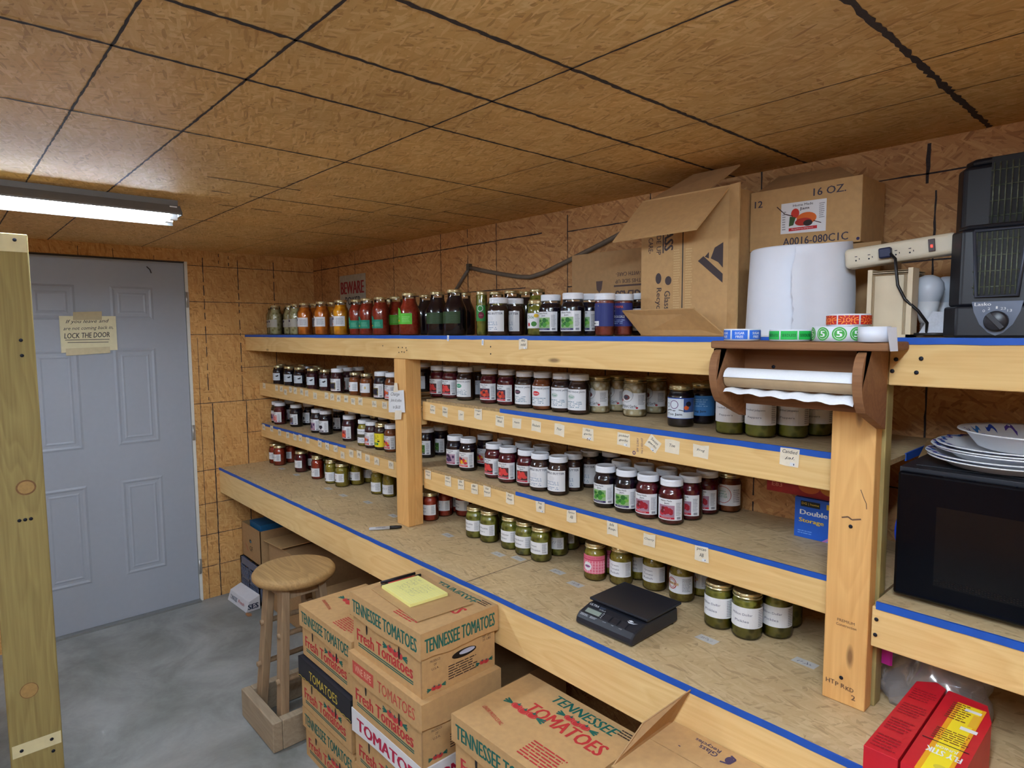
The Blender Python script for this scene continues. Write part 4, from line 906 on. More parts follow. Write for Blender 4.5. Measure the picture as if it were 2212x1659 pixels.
for x, sg, hh in ((kx0, -1, .120), (kx1, 1, .118)):
    s = MB(); a = Vector((x, ky0+.006, kz)); b_ = Vector((x, ky1-.006, kz)); dx = .05 if sg < 0 else .02
    q = [a, b_, b_+Vector((dx, -.004, hh*.86)), a+Vector((dx*.2, .09, hh*.5))]
    th = Vector((-.003*sg, 0, 0)); s.add([*q, *[p+th for p in q]], [(0, 1, 2, 3), (7, 6, 5, 4), (0, 4, 5, 1), (1, 5, 6, 2), (2, 6, 7, 3), (3, 7, 4, 0)], CARDD); s.build('flap', t)

# ============================================================ stool
t = thing('bar_stool', 'worn round wooden stool on a square plank base beside tomato boxes', 'stool', (1.535, -.850, 0))
s = MB(); s.lathe([(.02, .612), (.135, .612), (.158, .616), (.166, .628), (.1655, .640), (.158, .650), (.145, .6535), (.06, .650), (.0, .649)], OLD, 56, cap1=False); s.build('seat', t)
s = MB(); F = flat((0, 0, .6522), (1, 0, 0), (0, 1, 0)); 
zt, zb = .612, .120
def leg(ax, ay):
    s = MB(); a, b_ = .026, .016; vs = []
    for z, k in ((.13 if False else .02, 1.0), (zt, .64)):
        cx, cy = ax*k, ay*k
        vs += [(cx-a, cy-b_, z), (cx+a, cy-b_, z), (cx+a, cy+b_, z), (cx-a, cy+b_, z)]
    s.add(vs, [(0, 3, 2, 1), (4, 5, 6, 7), (0, 1, 5, 4), (1, 2, 6, 5), (2, 3, 7, 6), (3, 0, 4, 7)], OLDZ); s.build('leg', t, bevel=.003)
for ax in (-.112, .112):
    for ay in (-.118, .118): leg(ax, ay)
def kk(z): return 1-(z-.02)/(zt-.02)*.36
for z in (.24, .42):
    for sx in (-1, 1): k = kk(z+.02*sx); s = MB(); s.tube([(sx*.112*k, -.150*k, z), (sx*.112*k, .150*k, z)], .011, OLDZ, 12); s.build('rung', t)
    for sy in (-1, 1): k = kk(z+.05); s = MB(); s.tube([(-.14*k, sy*.118*k, z+.05), (.14*k, sy*.118*k, z+.05)], .011, OLDZ, 12); s.build('rung', t) if sy > 0 else None
s = MB(); s.box(-.09, -.082, .56, .09, -.070, .61, OLDZ); s.box(-.09, .070, .56, .09, .082, .61, OLDZ); s.box(-.082, -.08, .56, -.07, .08, .61, OLDZ); s.box(.07, -.08, .56, .082, .08, .61, OLDZ); s.build('seat_frame', t)
OLDB = lumber('grey_plank', 'x', (178, 160, 134), (140, 122, 100), .2, 44)
for nm, bx in (('base_board', (-.170, -.178, .170, -.140)), ('base_board', (-.170, .140, .170, .178)), ('base_board', (-.170, -.1395, -.132, .1395)), ('base_board', (.132, -.1395, .170, .1395))):
    s = MB(); s.box(bx[0], bx[1], .002, bx[2], bx[3], .122, OLDB); s.build(nm, t, bevel=.004)

# ============================================================ things stored under the counter
t = thing('milk_crate', 'grey plastic milk crate under the far end of the counter', 'crate', (.03, -.56, .002))
cr = M((104, 112, 134), .5, var=.05); s = MB(); W, D, Hc = .30, .30, .232
s.box(0, 0, 0, W, D, .008, cr)
for sid in range(4):
    if sid in (0, 2): F = flat((0, 0 if sid == 0 else D, 0), (1, 0, 0), (0, 0, 1))
    else: F = flat((W if sid == 1 else 0, 0, 0), (0, 1, 0), (0, 0, 1))
    th = .006
    def bar(a0, b0, a1, b1, sid=sid):
        if sid == 0: s.box(a0, 0, b0, a1, th, b1, cr)
        elif sid == 2: s.box(a0, D-th, b0, a1, D, b1, cr)
        elif sid == 1: s.box(W-th, a0, b0, W, a1, b1, cr)
        else: s.box(0, a0, b0, th, a1, b1, cr)
    bar(0, .19, .30, Hc); bar(0, 0, .30, .02); bar(0, 0, .016, Hc); bar(.284, 0, .30, Hc); bar(.142, .02, .158, .19); bar(0, .10, .30, .112)
    for i in range(9):
        for j in range(2): q = .018+i*.030; bar(q, .028+j*.088, q+.010, .092+j*.084)
    for j in range(6): bar(.016, .030+j*.027, .284, .036+j*.027)
s.build('basket', t)
t = thing('cardboard_box', 'open cardboard box stacked on the grey milk crate under the counter', 'box', (.035, -.545, .236))
s = MB(); s.box(0, 0, 0, .30, .28, .006, CARDD); s.box(0, 0, 0, .30, .004, .215, CARDD); s.box(0, .276, 0, .30, .28, .215, CARDD); s.box(0, 0, 0, .004, .28, .215, CARDD); s.box(.296, 0, 0, .30, .28, .215, CARDD)
F = flat((0, 0, 0), (1, 0, 0), (0, 0, 1)); s.draw([('e', .14, .12, .018, .012, BLACK), ('e', .145, .118, .012, .006, C(90, 140, 170)), ('t', 'GF', .15, .075, .05, .03, BLACK), ('l', ((.06, .09), (.10, .05)), .004, cR)], F); s.build('body', t)
t = thing('blue_carton', 'blue carton poking out of the cardboard box on the crate', 'box', (.11, -.52, .245)); s = MB(); s.box(0, 0, 0, .17, .15, .225, M((40, 110, 160), .5, var=.1)); s.build('body', t)
t = thing('cardboard_box', 'large closed cardboard box behind the stool under the counter', 'box', (.40, -.52, .002)); s = MB(); s.box(0, 0, 0, .52, .36, .405, CARDD); s.build('body', t, bevel=.002)
s = MB(); s.box(-.002, -.02, .406, .25, .30, .411, CARD, Matrix.Rotation(radians(-3), 4, 'Y')); s.build('flap', t)
for i, (x, wd, hh, lb) in enumerate(((1.02, .36, .30, 'cardboard box under the counter right behind the stool legs'), (1.46, .22, .26, 'small cardboard box under the counter beside the stool'), (2.0, .42, .36, 'cardboard box in the shade under the counter behind tomato stacks'))):
    t = thing('cardboard_box', lb, 'box', (x, -.50, .002)); s = MB(); s.box(0, 0, 0, wd, .36, hh, CARDD); F = flat((0, 0, 0), (1, 0, 0), (0, 0, 1)); s.draw([('n', wd*.2, hh*.4, wd*.8, hh*.7, 3, TB)], F); s.build('body', t, bevel=.002)
# white tray leaning on the crate
t = thing('paper_tray', 'white printed cardboard tray lying on the concrete below the crate', 'tray', (.10, -.640, .002), radians(3))
s = MB(); wt = M((222, 222, 228), .6, var=.03); s.prism([(-.030, 0), (.055, 0), (.055, .085), (-.01, .06)], 0, .27, wt, 'x'); s.build('body', t, bevel=.002)
s = MB(); F = lambda x, y, d: (x, -.030+.020*(y/.06)-d, y); s.draw([('t', 'TOMATOES', .075, .030, .10, .022, C(70, 90, 120), .02), ('t', 'Fresh', .185, .032, .08, .016, cR)], F, .002); F = flat((.27, -.030, 0), (0, 1, 0), (0, 0, 1)); s.draw([('t', 'SES', .042, .030, .06, .030, C(40, 50, 80), .04)], F, .003); s.build('printing', t)
t = thing('lavender_sheet', 'pale lavender sheet lying on the floor behind the stool', 'paper'); s = MB(); s.box(1.28, -.66, .002, 1.62, -.52, .006, M((186, 180, 214), .6, var=.03)); s.build('sheet', t)
s = MB(); s.prism([(0, 0), (.02, -.01), (.05, -.008), (.06, .01), (.03, .02)], .001, .004, M((170, 120, 80), .8), 'z'); o = s.build('leaf_scrap', None, (.37, -.655, 0)); tag(o, 'small brown scrap on the floor by the white tray', 'scrap')

# ============================================================ marker, scale, storage bags, fly trap box
t = thing('marker_pen', 'grey permanent marker with black cap lying near the centre post', 'marker', (1.739, -.611, .8105)); T = Matrix.Rotation(atan2(.117, .068), 4, 'Z') @ Matrix.Rotation(pi/2, 4, 'Y')
s = MB(); s.lathe([(.004, 0), (.0062, .003), (.0068, .01), (.0068, .085)], M((200, 204, 212), .4, var=.02), 20, T=T); F = lambda x, y, d: tuple(T @ Vector((-(.0069+d)*cos(y/.0068), -(.0069+d)*sin(y/.0068), x))); s.draw([('t', 'Permanent Marker', .048, .006, .04, .0036, BLACK, .01)], F); s.build('barrel', t)
s = MB(); s.lathe([(.0074, .085), (.0074, .112), (.006, .130), (.0045, .135)], BLACK, 20, T=T); s.build('cap', t)

t = thing('postal_scale', 'black digital shipping scale with flat platform on the counter', 'scale', (2.985, -.50, .803), radians(0))
sb = M((34, 37, 46), .42, var=.12, scale=300); s = MB()
s.prism([(-.110, .006), (-.106, .022), (-.094, .034), (-.050, .046), (.105, .046), (.108, .010), (.104, .004), (-.104, .002)], -.098, .098, sb, 'x'); bd = s.build('body', t, bevel=.006, seg=3)
s = MB(); s.box(-.098, -.048, .052, .104, .116, .060, sb); s.build('platform', t, bevel=.003)
s = MB(); s.lathe([(.02, .044), (.02, .053)], sb, 20, c=(0, .03, 0)); s.build('load_post', t)
A = Vector((-.098, -.1065, .0225)); uy = Vector((0, .044+.0125, .0235)).normalized(); F = flat((-.098, -.1020, .0285), (1, 0, 0), uy); wt = C(200, 206, 214)
s = MB(); s.draw([('r', .014, .010, .072, .034, C(60, 66, 70)), ('r', .018, .013, .068, .031, C(142, 156, 146))], F, .0012); s.build('display', bd)
s = MB(); s.draw([('t', 'ULTRA', .030, .046, .032, .0075, wt, .03, .2), ('t', 'SHIP', .060, .046, .020, .0065, C(70, 90, 120), .02, .2), ('t', 'ULTRA-75', .064, .039, .022, .004, wt, .01, .2), ('n', .012, .000, .040, .008, 3, wt), ('n', .046, .000, .070, .008, 3, wt), ('n', .074, .012, .078, .034, 4, wt), ('p', ((.150, .040), (.158, .034), (.172, .036), (.184, .042), (.172, .039), (.160, .038)), wt), ('p', ((.152, .042), (.160, .046), (.170, .043), (.162, .039)), wt), ('t', 'ON/OFF', .095, .006, .012, .003, wt), ('t', 'TARE', .123, .006, .008, .003, wt), ('t', 'HOLD', .150, .006, .010, .003, wt)], F, .0016); s.build('printing', t)
for i in range(3):
    s = MB(); o0 = Vector((-.098, -.1020, .0285)); a = o0+Vector((.083+i*.028, 0, 0))+uy*.011; b_ = a+Vector((.022, 0, 0)); n_ = Vector((1, 0, 0)).cross(uy)*.003; q = [a, b_, b_+uy*.022, a+uy*.022]; s.add([*q, *[p+n_ for p in q]], [(4, 5, 6, 7), (0, 1, 5, 4), (1, 2, 6, 5), (2, 3, 7, 6), (3, 0, 4, 7)], M((40, 42, 50), .35, var=.1)); s.build('button', bd, bevel=.001)
for sx in (-.085, .085):
    for sy in (-.09, .09): s = MB(); s.lathe([(.008, -.001), (.008, .004)], BLACK, 12, c=(sx, sy, 0)); s.build('foot', t)

bl = M((26, 96, 206), .45, var=.03)
t = thing('storage_bag_box', 'blue box of double zipper storage bags beside the right post', 'box', (3.297, -.150, 1.053)); s = MB(); s.box(0, 0, 0, .195, .085, .112, bl); F = flat((0, 0, 0), (1, 0, 0), (0, 0, 1))
s.draw([('r', .016, .088, .068, .104, C(20, 26, 30)), ('t', 'DG | home', .042, .096, .046, .008, cY, .01), ('r', .085, .090, .125, .104, cY), ('t', 'Value', .105, .097, .03, .007, C(60, 60, 20)), ('t', 'Double Zipper', .090, .070, .150, .018, WHITE, .04), ('t', 'Storage', .046, .048, .066, .015, cY, .04), ('n', .010, .010, .060, .022, 2, C(120, 170, 240)), ('p', ((.075, 0), (.12, .034), (.195, .034), (.195, 0)), C(190, 120, 190)), ('p', ((.085, 0), (.13, .028), (.195, .028), (.195, 0)), C(110, 160, 236))], F); s.build('carton', t, bevel=.001)
t = thing('red_storage_box', 'red box lying on the blue storage bag box', 'box', (3.21, -.140, 1.166)); s = MB(); s.box(0, 0, 0, .29, .09, .072, M((176, 40, 44), .5, var=.15, scale=40)); F = flat((0, 0, 0), (1, 0, 0), (0, 0, 1)); s.draw([('t', 'E83', .03, .022, .03, .012, C(236, 150, 130)), ('e', .12, .03, .03, .02, C(220, 110, 50)), ('e', .18, .028, .03, .016, C(226, 150, 60))], F); s.build('carton', t)

t = thing('fly_trap_box', 'red and yellow cardboard box of fly sticks on the counter', 'box', (3.672, -.700, .8035), radians(0)); rdm = M((204, 28, 44), .45, var=.05); s = MB()
s.prism([(.012, -.04), (.066, -.04), (.062, .27), (.042, .285), (.012, .26)], 0, .098, rdm, 'z'); F = flat((.012, -.04, .0985), (1, 0, 0), (0, 1, 0)); dr = C(160, 22, 36)
s.draw([('n', .006, .01+.07*i, .048, .06+.07*i, 5, dr) for i in range(4)], F); s.build('left_panel_block', t, bevel=.001)
s = MB(); s.prism([(.070, -.04), (.150, -.04), (.150, .20), (.132, .262), (.066, .27)], 0, .097, rdm, 'z'); F = flat((.070, -.04, .0975), (1, 0, 0), (0, 1, 0))
s.draw([('r', .020, .0, .066, .275, C(240, 170, 30)), ('r', .028, .0, .060, .272, C(250, 226, 40)), ('t', 'FLY STIK', .044, .074, .052, .017, WHITE, .04, 0, pi), ('t', 'JUNIOR', .044, .094, .034, .010, WHITE, .02, 0, pi), ('r', .004, .105, .074, .1075, cN), ('n', .014, .115, .070, .160, 6, C(120, 60, 30)), ('n', .014, .200, .050, .272, 8, C(120, 60, 30)), ('r', .044, .176, .070, .188, WHITE), ('r', .036, .250, .062, .260, WHITE), ('r', .052, .195, .064, .245, C(236, 186, 50)), ('e', .050, .030, .010, .008, C(220, 200, 60))], F); s.build('right_panel_block', t, bevel=.001)

# crumpled clear bag
m, nt, b = newmat('clear_plastic'); nt.nodes.remove(b); out = nt.nodes['Material Output']; tr = N(nt, 'ShaderNodeBsdfTransparent'); tr.inputs[0].default_value = (.9, .9, .92, 1); gl = N(nt, 'ShaderNodeBsdfGlossy'); gl.inputs['Roughness'].default_value = .15; df = N(nt, 'ShaderNodeBsdfDiffuse'); df.inputs[0].default_value = (.7, .7, .74, 1)
mx = N(nt, 'ShaderNodeMixShader'); mx.inputs[0].default_value = .5; L(nt, gl.outputs[0], mx.inputs[1]); L(nt, df.outputs[0], mx.inputs[2]); m2 = N(nt, 'ShaderNodeMixShader'); m2.inputs[0].default_value = .45; L(nt, tr.outputs[0], m2.inputs[1]); L(nt, mx.outputs[0], m2.inputs[2]); L(nt, m2.outputs[0], out.inputs[0]); CLEAR = m
def bag(cx, cy, z0, rx, ry, h, seed):
    rd = random.Random(seed); s = MB(); vs = []; nu, nv = 26, 12
    for j in range(nv+1):
        v = j/nv
        for i in range(nu):
            a = 2*pi*i/nu; k = (.80+.25*sin(pi*min(1, v*1.2)))*(1-.35*v)*(1+.16*sin(3*a+seed+4*v)+.08*sin(7*a+6*v)+.05*rd.random())
            vs.append((cx+rx*k*cos(a), cy+ry*k*sin(a), z0+h*v*(1+.1*sin(2*a+seed))))
    fs = [(j*nu+i, j*nu+(i+1) % nu, (j+1)*nu+(i+1) % nu, (j+1)*nu+i) for j in range(nv) for i in range(nu)]+[tuple(reversed(range(nu)))]
    s.add(vs, fs, CLEAR, True); return s
t = thing('plastic_bag', 'crumpled clear zipper bag standing behind the red fly stick box', 'bag'); bag(3.700, -.325, .8035, .105, .095, .140, 3).build('film', t)
s = MB(); s.prism([(3.605, -.40), (3.622, -.402), (3.626, -.398), (3.609, -.396)], .895, .944, M((190, 40, 150), .4), 'z'); s.build('zipper_strip', t)

# ============================================================ microwave and paper plates
t = thing('microwave_oven', 'black microwave oven with dark glass door on the right shelf', 'microwave', (3.622, -.416, 1.056)); W, D, H_ = .50, .37, .282
bk = M((22, 24, 30), .35, var=.08); s = MB(); s.box(0, .022, .008, W, D, H_, M((52, 56, 64), .38, .3, var=.05)); s.box(.02, .06, H_, W-.02, D-.03, H_+.0015, M((60, 64, 72), .4, .3)); s.build('case', t, bevel=.004)
m, nt, b = newmat('microwave_glass'); b.inputs['Base Color'].default_value = (.002, .003, .006, 1); b.inputs['Roughness'].default_value = .10; b.inputs['Specular IOR Level'].default_value = .22
s = MB(); s.box(.003, 0, .010, W-.003, .021, H_-.006, m); dr_ = s.build('door', t, bevel=.006, seg=3)
s = MB(); F = flat((.076, -.0006, .048), (1, 0, 0), (0, 0, 1)); s.draw([('r', 0, 0, .30, .165, M((9, 12, 18), .12, var=.05))], F, 0)
dots = M((12, 12, 16), .3, var=0)
vs = []; fs = []
for i in range(60):
    for q in range(3): x = .002+i*.005; z = .003+q*.004+(.002 if i % 2 else 0); n = len(vs); vs += [F(x, z, .0004), F(x+.003, z, .0004), F(x+.003, z+.0024, .0004), F(x, z+.0024, .0004)]; fs.append((n, n+1, n+2, n+3))
s.add(vs, fs, dots); s.build('window', dr_)
for sx in (.03, W-.03):
    for sy in (.05, D-.04): s = MB(); s.lathe([(.010, -.0005), (.010, .009)], BLACK, 12, c=(sx, sy, 0)); s.build('foot', t)
pw = M((248, 249, 252), .4, var=.01); pb = C(40, 70, 170); pv = C(96, 70, 160)
_pm = {}
def plate(cx, cy, z, R, label, seed, tilt=0, deep=.018, thick=.0015):
    s = MB(); prof = [(0, .0), (R*.66, .0), (R*.74, .004), (R*.84, deep*.8), (R*.99, deep), (R, deep-.0015), (R*.985, deep-.003), (R*.83, deep*.8-.004), (R*.72, -.001), (0, -.003)]
    s.lathe(prof, pw, 64, cap0=False, cap1=False)
    rd = random.Random(seed)
    G = lambda rr, a, h=.0006: (rr*cos(a), rr*sin(a), (deep*.8+(deep-deep*.8)*(rr/R-.84)/.15 if rr > .84*R else .004+(deep*.8-.004)*max(0, rr/R-.74)/.10)+h)
    for i in range(44):
        a0 = 2*pi*i/44+rd.random()*.04; col = (pb, pv, C(30, 110, 190))[i % 3]; r0 = R*(.86+.04*rd.random()); amp = .022*R*(1 if i % 2 else -1); p = []
        for q in range(7): a = a0+q*.022; rr = min(R*.98, r0+R*.04+amp*1.3*sin(q*.6)); p.append((rr, a))
        for (ra, aa), (rb, ab) in zip(p, p[1:]):
            wd = .0040; s.add([G(ra-wd, aa), G(rb-wd, ab), G(rb+wd, ab), G(ra+wd, aa)], [(0, 1, 2, 3)], col)
        # outside of the rim
        a = a0; zz = lambda rr: (deep-.003+( -.0-(deep*.2+.001))*(R*.985-rr)/(R*.155))
        for q in range(3):
            ra, rb = R*(.86+.04*q), R*(.885+.04*q); aa = a+q*.02; s.add([(ra*cos(aa), ra*sin(aa), zz(ra)-.0008), (ra*cos(aa+.03), ra*sin(aa+.03), zz(ra)-.0008), (rb*cos(aa+.035), rb*sin(aa+.035), zz(rb)-.0008), (rb*cos(aa+.01), rb*sin(aa+.01), zz(rb)-.0008)], [(0, 1, 2, 3)], col)
    o = s.build('paper_plate', None, (cx, cy, z)); o.rotation_euler = (tilt, tilt*.5, seed); tag(o, label, 'plate', 'paper plates on the microwave')
zb = 1.056+.282+.006
names = ['lowest paper plate of the patterned stack on the microwave', 'second paper plate from the bottom of the stack on the microwave', 'third paper plate up in the stack on the microwave', 'fourth paper plate up in the stack on the microwave', 'fifth paper plate up, just under the paper bowl']
for i in range(5): plate(3.775+(.006, -.004, .010, .004, .012)[i], -.262+(-.008, 0, .012, .008, .014)[i], zb+.0055*i+(.004 if i > 1 else 0), .134 if i else .138, names[i], i+2, 0)
t = thing('paper_bowl', 'white paper bowl with blue swirls, on top of plate stack', 'bowl', (3.815, -.230, zb+.0362))
s = MB(); R = .128; s.lathe([(0, 0), (.082, 0), (.088, .003), (.112, .034), (.127, .0365), (.128, .0345), (.114, .031), (.091, .001), (.083, -.002), (0, -.002)], pw, 64, cap0=False, cap1=False)
for i in range(16):
    a0 = 2*pi*i/16; col = (pb, C(30, 120, 200), pv)[i % 3]; pts = []
    for q in range(10): pts.append((.102+.0045*sin(q*.62+i)+.0008*q, a0+q*.024))
    for (ra, aa), (rb, ab) in zip(pts, pts[1:]):
        zf = lambda r_: .003+(r_-.088)*(.031/.024)+.0008 if r_ < .112 else .034+(r_-.112)*.17+.0008
        wd = .0032; s.add([(r_*cos(a_), r_*sin(a_), zf(r_)) for r_, a_ in ((ra-wd, aa), (rb-wd, ab), (rb+wd, ab), (ra+wd, aa))], [(0, 1, 2, 3)], col)
    zf2 = lambda r_: .034+(r_-.112)*.17+.0008
s.build('bowl_body', t)
# clutter between the right post and the microwave
t = thing('cardboard_sheet', 'bent cardboard sheet leaning behind the microwave', 'cardboard'); s = MB(); q = [Vector(p) for p in ((3.600, -.26, 1.283), (3.606, -.14, 1.362), (3.62, -.05, 1.366), (3.612, -.20, 1.30))]; th = Vector((0, .0, -.004)); s.add([*q, *[p+th for p in q]], [(0, 3, 2, 1), (4, 5, 6, 7), (0, 1, 5, 4), (1, 2, 6, 5), (2, 3, 7, 6), (3, 0, 4, 7)], CARD); s.build('sheet', t)
t = thing('red_folder', 'tall red box squeezed between the right post and the microwave', 'box'); s = MB(); s.box(3.607, -.30, 1.058, 3.616, -.14, 1.282, M((190, 36, 44), .5)); s.build('body', t)
t = thing('tape_roll', 'roll of blue tape squeezed beside the microwave', 'tape roll', (3.6165, -.345, 1.190)); s = MB(); T = Matrix.Rotation(pi/2, 4, 'Y') @ Matrix.Rotation(pi/2, 4, 'Z'); s.lathe([(.018, -.004), (.033, -.004), (.033, .004), (.018, .004), (.018, -.004)], M((30, 80, 220), .4), 28, T=T, cap0=False, cap1=False); s.build('roll', t)

# ============================================================ paper towel holder and sticker rolls
t = thing('paper_towel_holder', 'brown wooden wall-style paper towel holder screwed to the shelf front', 'holder')
s = MB(); s.box(3.290, -.480, 1.455, 3.612, -.4672, 1.588, HOLD); bb_ = s.build('back_board', t, bevel=.002)
s = MB(); s.box(3.283, -.592, 1.5885, 3.650, -.4672, 1.6055, HOLD); s.build('top_board', t, bevel=.004)
for x in (3.300, 3.604):
    poly = [(-.4672, 1.588), (-.590, 1.588)]; 
    for i in range(13): a = pi/2-i*(pi*.78)/12; poly.append((-.560-.050*cos(a-.25), 1.520+.068*sin(a)))
    poly += [(-.500, 1.436), (-.4672, 1.424)]
    s = MB(); s.prism(poly, x-.009, x+.009, HOLD, 'x'); s.build('bracket', t, bevel=.003)
s = MB(); s.tube([(3.292, -.562, 1.522), (3.612, -.562, 1.522)], .009, HOLD, 16); s.build('dowel', t)
screws(bb_, [(3.38, -.4806, 1.545), (3.38, -.4806, 1.508), (3.57, -.4806, 1.53)])
t = thing('paper_towel_roll', 'nearly empty white paper towel roll hanging in the wooden holder', 'paper towel')
s = MB(); a, b_ = 3.313, 3.590; T = Matrix.Translation((a, -.562, 1.521)) @ Matrix.Rotation(pi/2, 4, 'Y'); s.lathe([(.0205, 0), (.0205, b_-a)], M((176, 150, 116), .8, var=.05), 32, T=T, cap0=False, cap1=False); s.build('cardboard_core', t)
s = MB(); tw = M((240, 242, 246), .9, var=.02, bump=.3, scale=300); vs = []; n = 20; nx = 16
for i in range(n+1):
    an = radians(-62+ i*(232)/n)          # wraps over the top and down the front
    for j in range(nx+1): vs.append((a+(b_-a)*j/nx, -.562+.0235*sin(an-radians(20)), 1.521+.0235*cos(an-radians(20))))
fs = [(i*(nx+1)+j, i*(nx+1)+j+1, (i+1)*(nx+1)+j+1, (i+1)*(nx+1)+j) for i in range(n) for j in range(nx)]
s.add(vs, fs, tw, True)
vs = []; rd = random.Random(5)
for i, (yy, zz) in enumerate(((-.550, 1.4985), (-.566, 1.4985), (-.577, 1.4970), (-.584, 1.4900))):
    for j in range(nx*2+1): u = j/(nx*2); vs.append((a+(b_-a)*u, yy+.0015*sin(j*.9), zz+(.0020*sin(j*1.1)-.010*u*(i/3))))
m_ = nx*2+1; s.add(vs, [(i*m_+j, i*m_+j+1, (i+1)*m_+j+1, (i+1)*m_+j) for i in range(3) for j in range(nx*2)], tw, True); s.build('paper', t)

def sticker_roll(cx, cy, z, R, h, base, els, name, label, yaw=.35):
    t = thing(name, label, 'sticker roll', (cx, cy, z)); s = MB(); s.lathe([(R*.45, 0), (R, 0), (R, h), (R*.45, h), (R*.45, 0)], base, 40, cap0=False, cap1=False); s.draw(els, cyl(R+.0002, (0, 0, 0), yaw)); s.build('roll', t)
zh = 1.6065; wr_ = M((232, 236, 244), .35, var=.01)
def rep(n, pitch, f): 
    o = []
    for i in range(-n, n+1): o += f(i*pitch)
    return o
bb = C(40, 110, 220); gg = C(30, 190, 80)
sticker_roll(3.335, -.545, zh, .039, .026, wr_, rep(2, .038, lambda x: [('r', x-.017, .003, x+.017, .023, bb), ('t', 'SUGAR', x, .0165, .020, .0055, WHITE, .02), ('t', 'FREE', x, .0085, .016, .0055, WHITE, .02)]), 'sticker_roll', 'roll of blue sugar free stickers on the wooden holder')
sticker_roll(3.444, -.542, zh, .042, .024, wr_, rep(2, .036, lambda x: [('r', x-.0165, .003, x+.0165, .021, gg), ('t', 'SEEDLESS', x, .012, .028, .006, C(10, 60, 30), .01)]), 'sticker_roll', 'roll of green seedless stickers on the wooden holder')
sticker_roll(3.540, -.530, zh, .0515, .030, wr_, rep(3, .032, lambda x: [('e', x, .015, .0135, .0135, C(70, 170, 70)), ('o', x, .015, .0098, .0106, WHITE), ('t', '5', x, .015, .009, .012, WHITE, .04)]), 'sticker_roll', 'roll of white stickers with green circles reading 5')
sticker_roll(3.556, -.530, zh+.0305, .040, .024, wr_, rep(2, .040, lambda x: [('r', x-.0185, .003, x+.0185, .021, C(196, 30, 24))]+[('l', ((x+.019*cos(q*.5), .012+.010*sin(q*.5)), (x+.013*cos(q*.5), .012+.006*sin(q*.5))), .0014, C(255, 170, 60)) for q in range(12)]+[('t', 'HOT', x, .012, .022, .009, C(255, 150, 60), .03, 0, pi)]), 'sticker_roll', 'roll of red hot stickers on top of the green circle roll')
sticker_roll(3.618, -.570, zh, .028, .029, M((226, 230, 240), .4, var=.01), [], 'label_roll', 'blank white label roll at the right end of the wooden holder')
s = MB(); vs = []
for i in range(7): vs += [(3.645+.0015*i, -.588-.001*i, 1.634-.0075*i), (3.653+.001*i, -.560-.001*i, 1.634-.0075*i)]
s.add(vs, [(2*i, 2*i+2, 2*i+3, 2*i+1) for i in range(6)], M((226, 230, 240), .4, var=.01)); tag(s.build('loose_label_strip'), 'loose white strip hanging off the blank label roll', 'strip')

# ============================================================ top shelf, right part
ZT = 1.6125
t = thing('paper_towel_jumbo_roll', 'jumbo white paper roll standing on end with torn loose sheet', 'paper roll', (3.355, -.310, ZT))
jw = M((232, 235, 244), .85, var=.01); s = MB(); s.lathe([(.028, 0), (.118, 0), (.120, .006), (.116, .120), (.112, .211), (.108, .215), (.028, .215), (.028, 0)], jw, 64, cap0=False, cap1=False); s.build('roll', t)
s = MB(); vs = []; nv = 22
rd = random.Random(9); prof = [ (i/nv) for i in range(nv+1)]
for i in range(nv+1):
    z = .012+.196*i/nv; R = .121-.008*z/.226
    for j in range(15):
        u = j/14; a = .34+u*1.4; r_ = R+.002+.085*max(0, .25-u)*(1 if i < 20 else .3)+.006*u*sin(pi*min(1, z/.2))+.004*u
        if j == 0: a += .028*(rd.random()-.5)+.02*sin(i*.35)
        vs.append((r_*sin(a), -r_*cos(a), z*(1+.06*u)+.004*u))
s.add(vs, [(i*15+j, i*15+j+1, (i+1)*15+j+1, (i+1)*15+j) for i in range(nv) for j in range(14)], jw, True); s.build('loose_sheet', t)

# carton lying on its side with open flaps
t = thing('jar_carton', 'tall jar carton on its side with open flaps, left of paper roll', 'box', (3.045, -.10, ZT), radians(0))
x0, x1, yf, yb, h = -.170, .115, -.20, .09, .405
s = MB(); s.box(x0, yf, 0, x1, yb, h, CARD); F = flat((x0, yf, 0), (1, 0, 0), (0, 0, 1)); W = x1-x0; pc = C(66, 54, 56)
s.draw([('r', W*.50, .03, W*.512, h-.05, BLACK), ('n', W*.40, .05, W*.48, h*.62, 28, C(216, 184, 130)), ('n', W*.54, .05, W*.62, h*.62, 28, C(216, 184, 130)),
 ('t', 'GLASS', W*.34, h*.74, .10, .030, pc, .05, 0, -pi/2), ('r', W*.265, h*.60, W*.28, h*.86, pc), ('t', 'THIS SIDE UP', W*.22, h*.74, .12, .016, pc, .01, 0, -pi/2), ('t', '-WITH CARE-', W*.12, h*.73, .10, .016, pc, .01, 0, -pi/2),
 ('t', 'Recycles', W*.22, h*.24, .090, .022, pc, .01, 0, -pi/2), ('t', 'Glass', W*.33, h*.26, .054, .020, pc, .01, 0, -pi/2), ('e', W*.34, h*.40, .011, .013, pc), ('e', W*.22, h*.42, .010, .016, pc),
 ('p', ((W*.95, h*.46), (W*.95, h*.63), (W*.86, h*.60), (W*.82, h*.53), (W*.90, h*.50)), pc), ('p', ((W*.68, h*.52), (W*.74, h*.55), (W*.95, h*.42), (W*.95, h*.36)), pc), ('p', ((W*.755, h*.545), (W*.80, h*.575), (W*.80, h*.53)), pc)], F); s.build('body', t, bevel=.002)
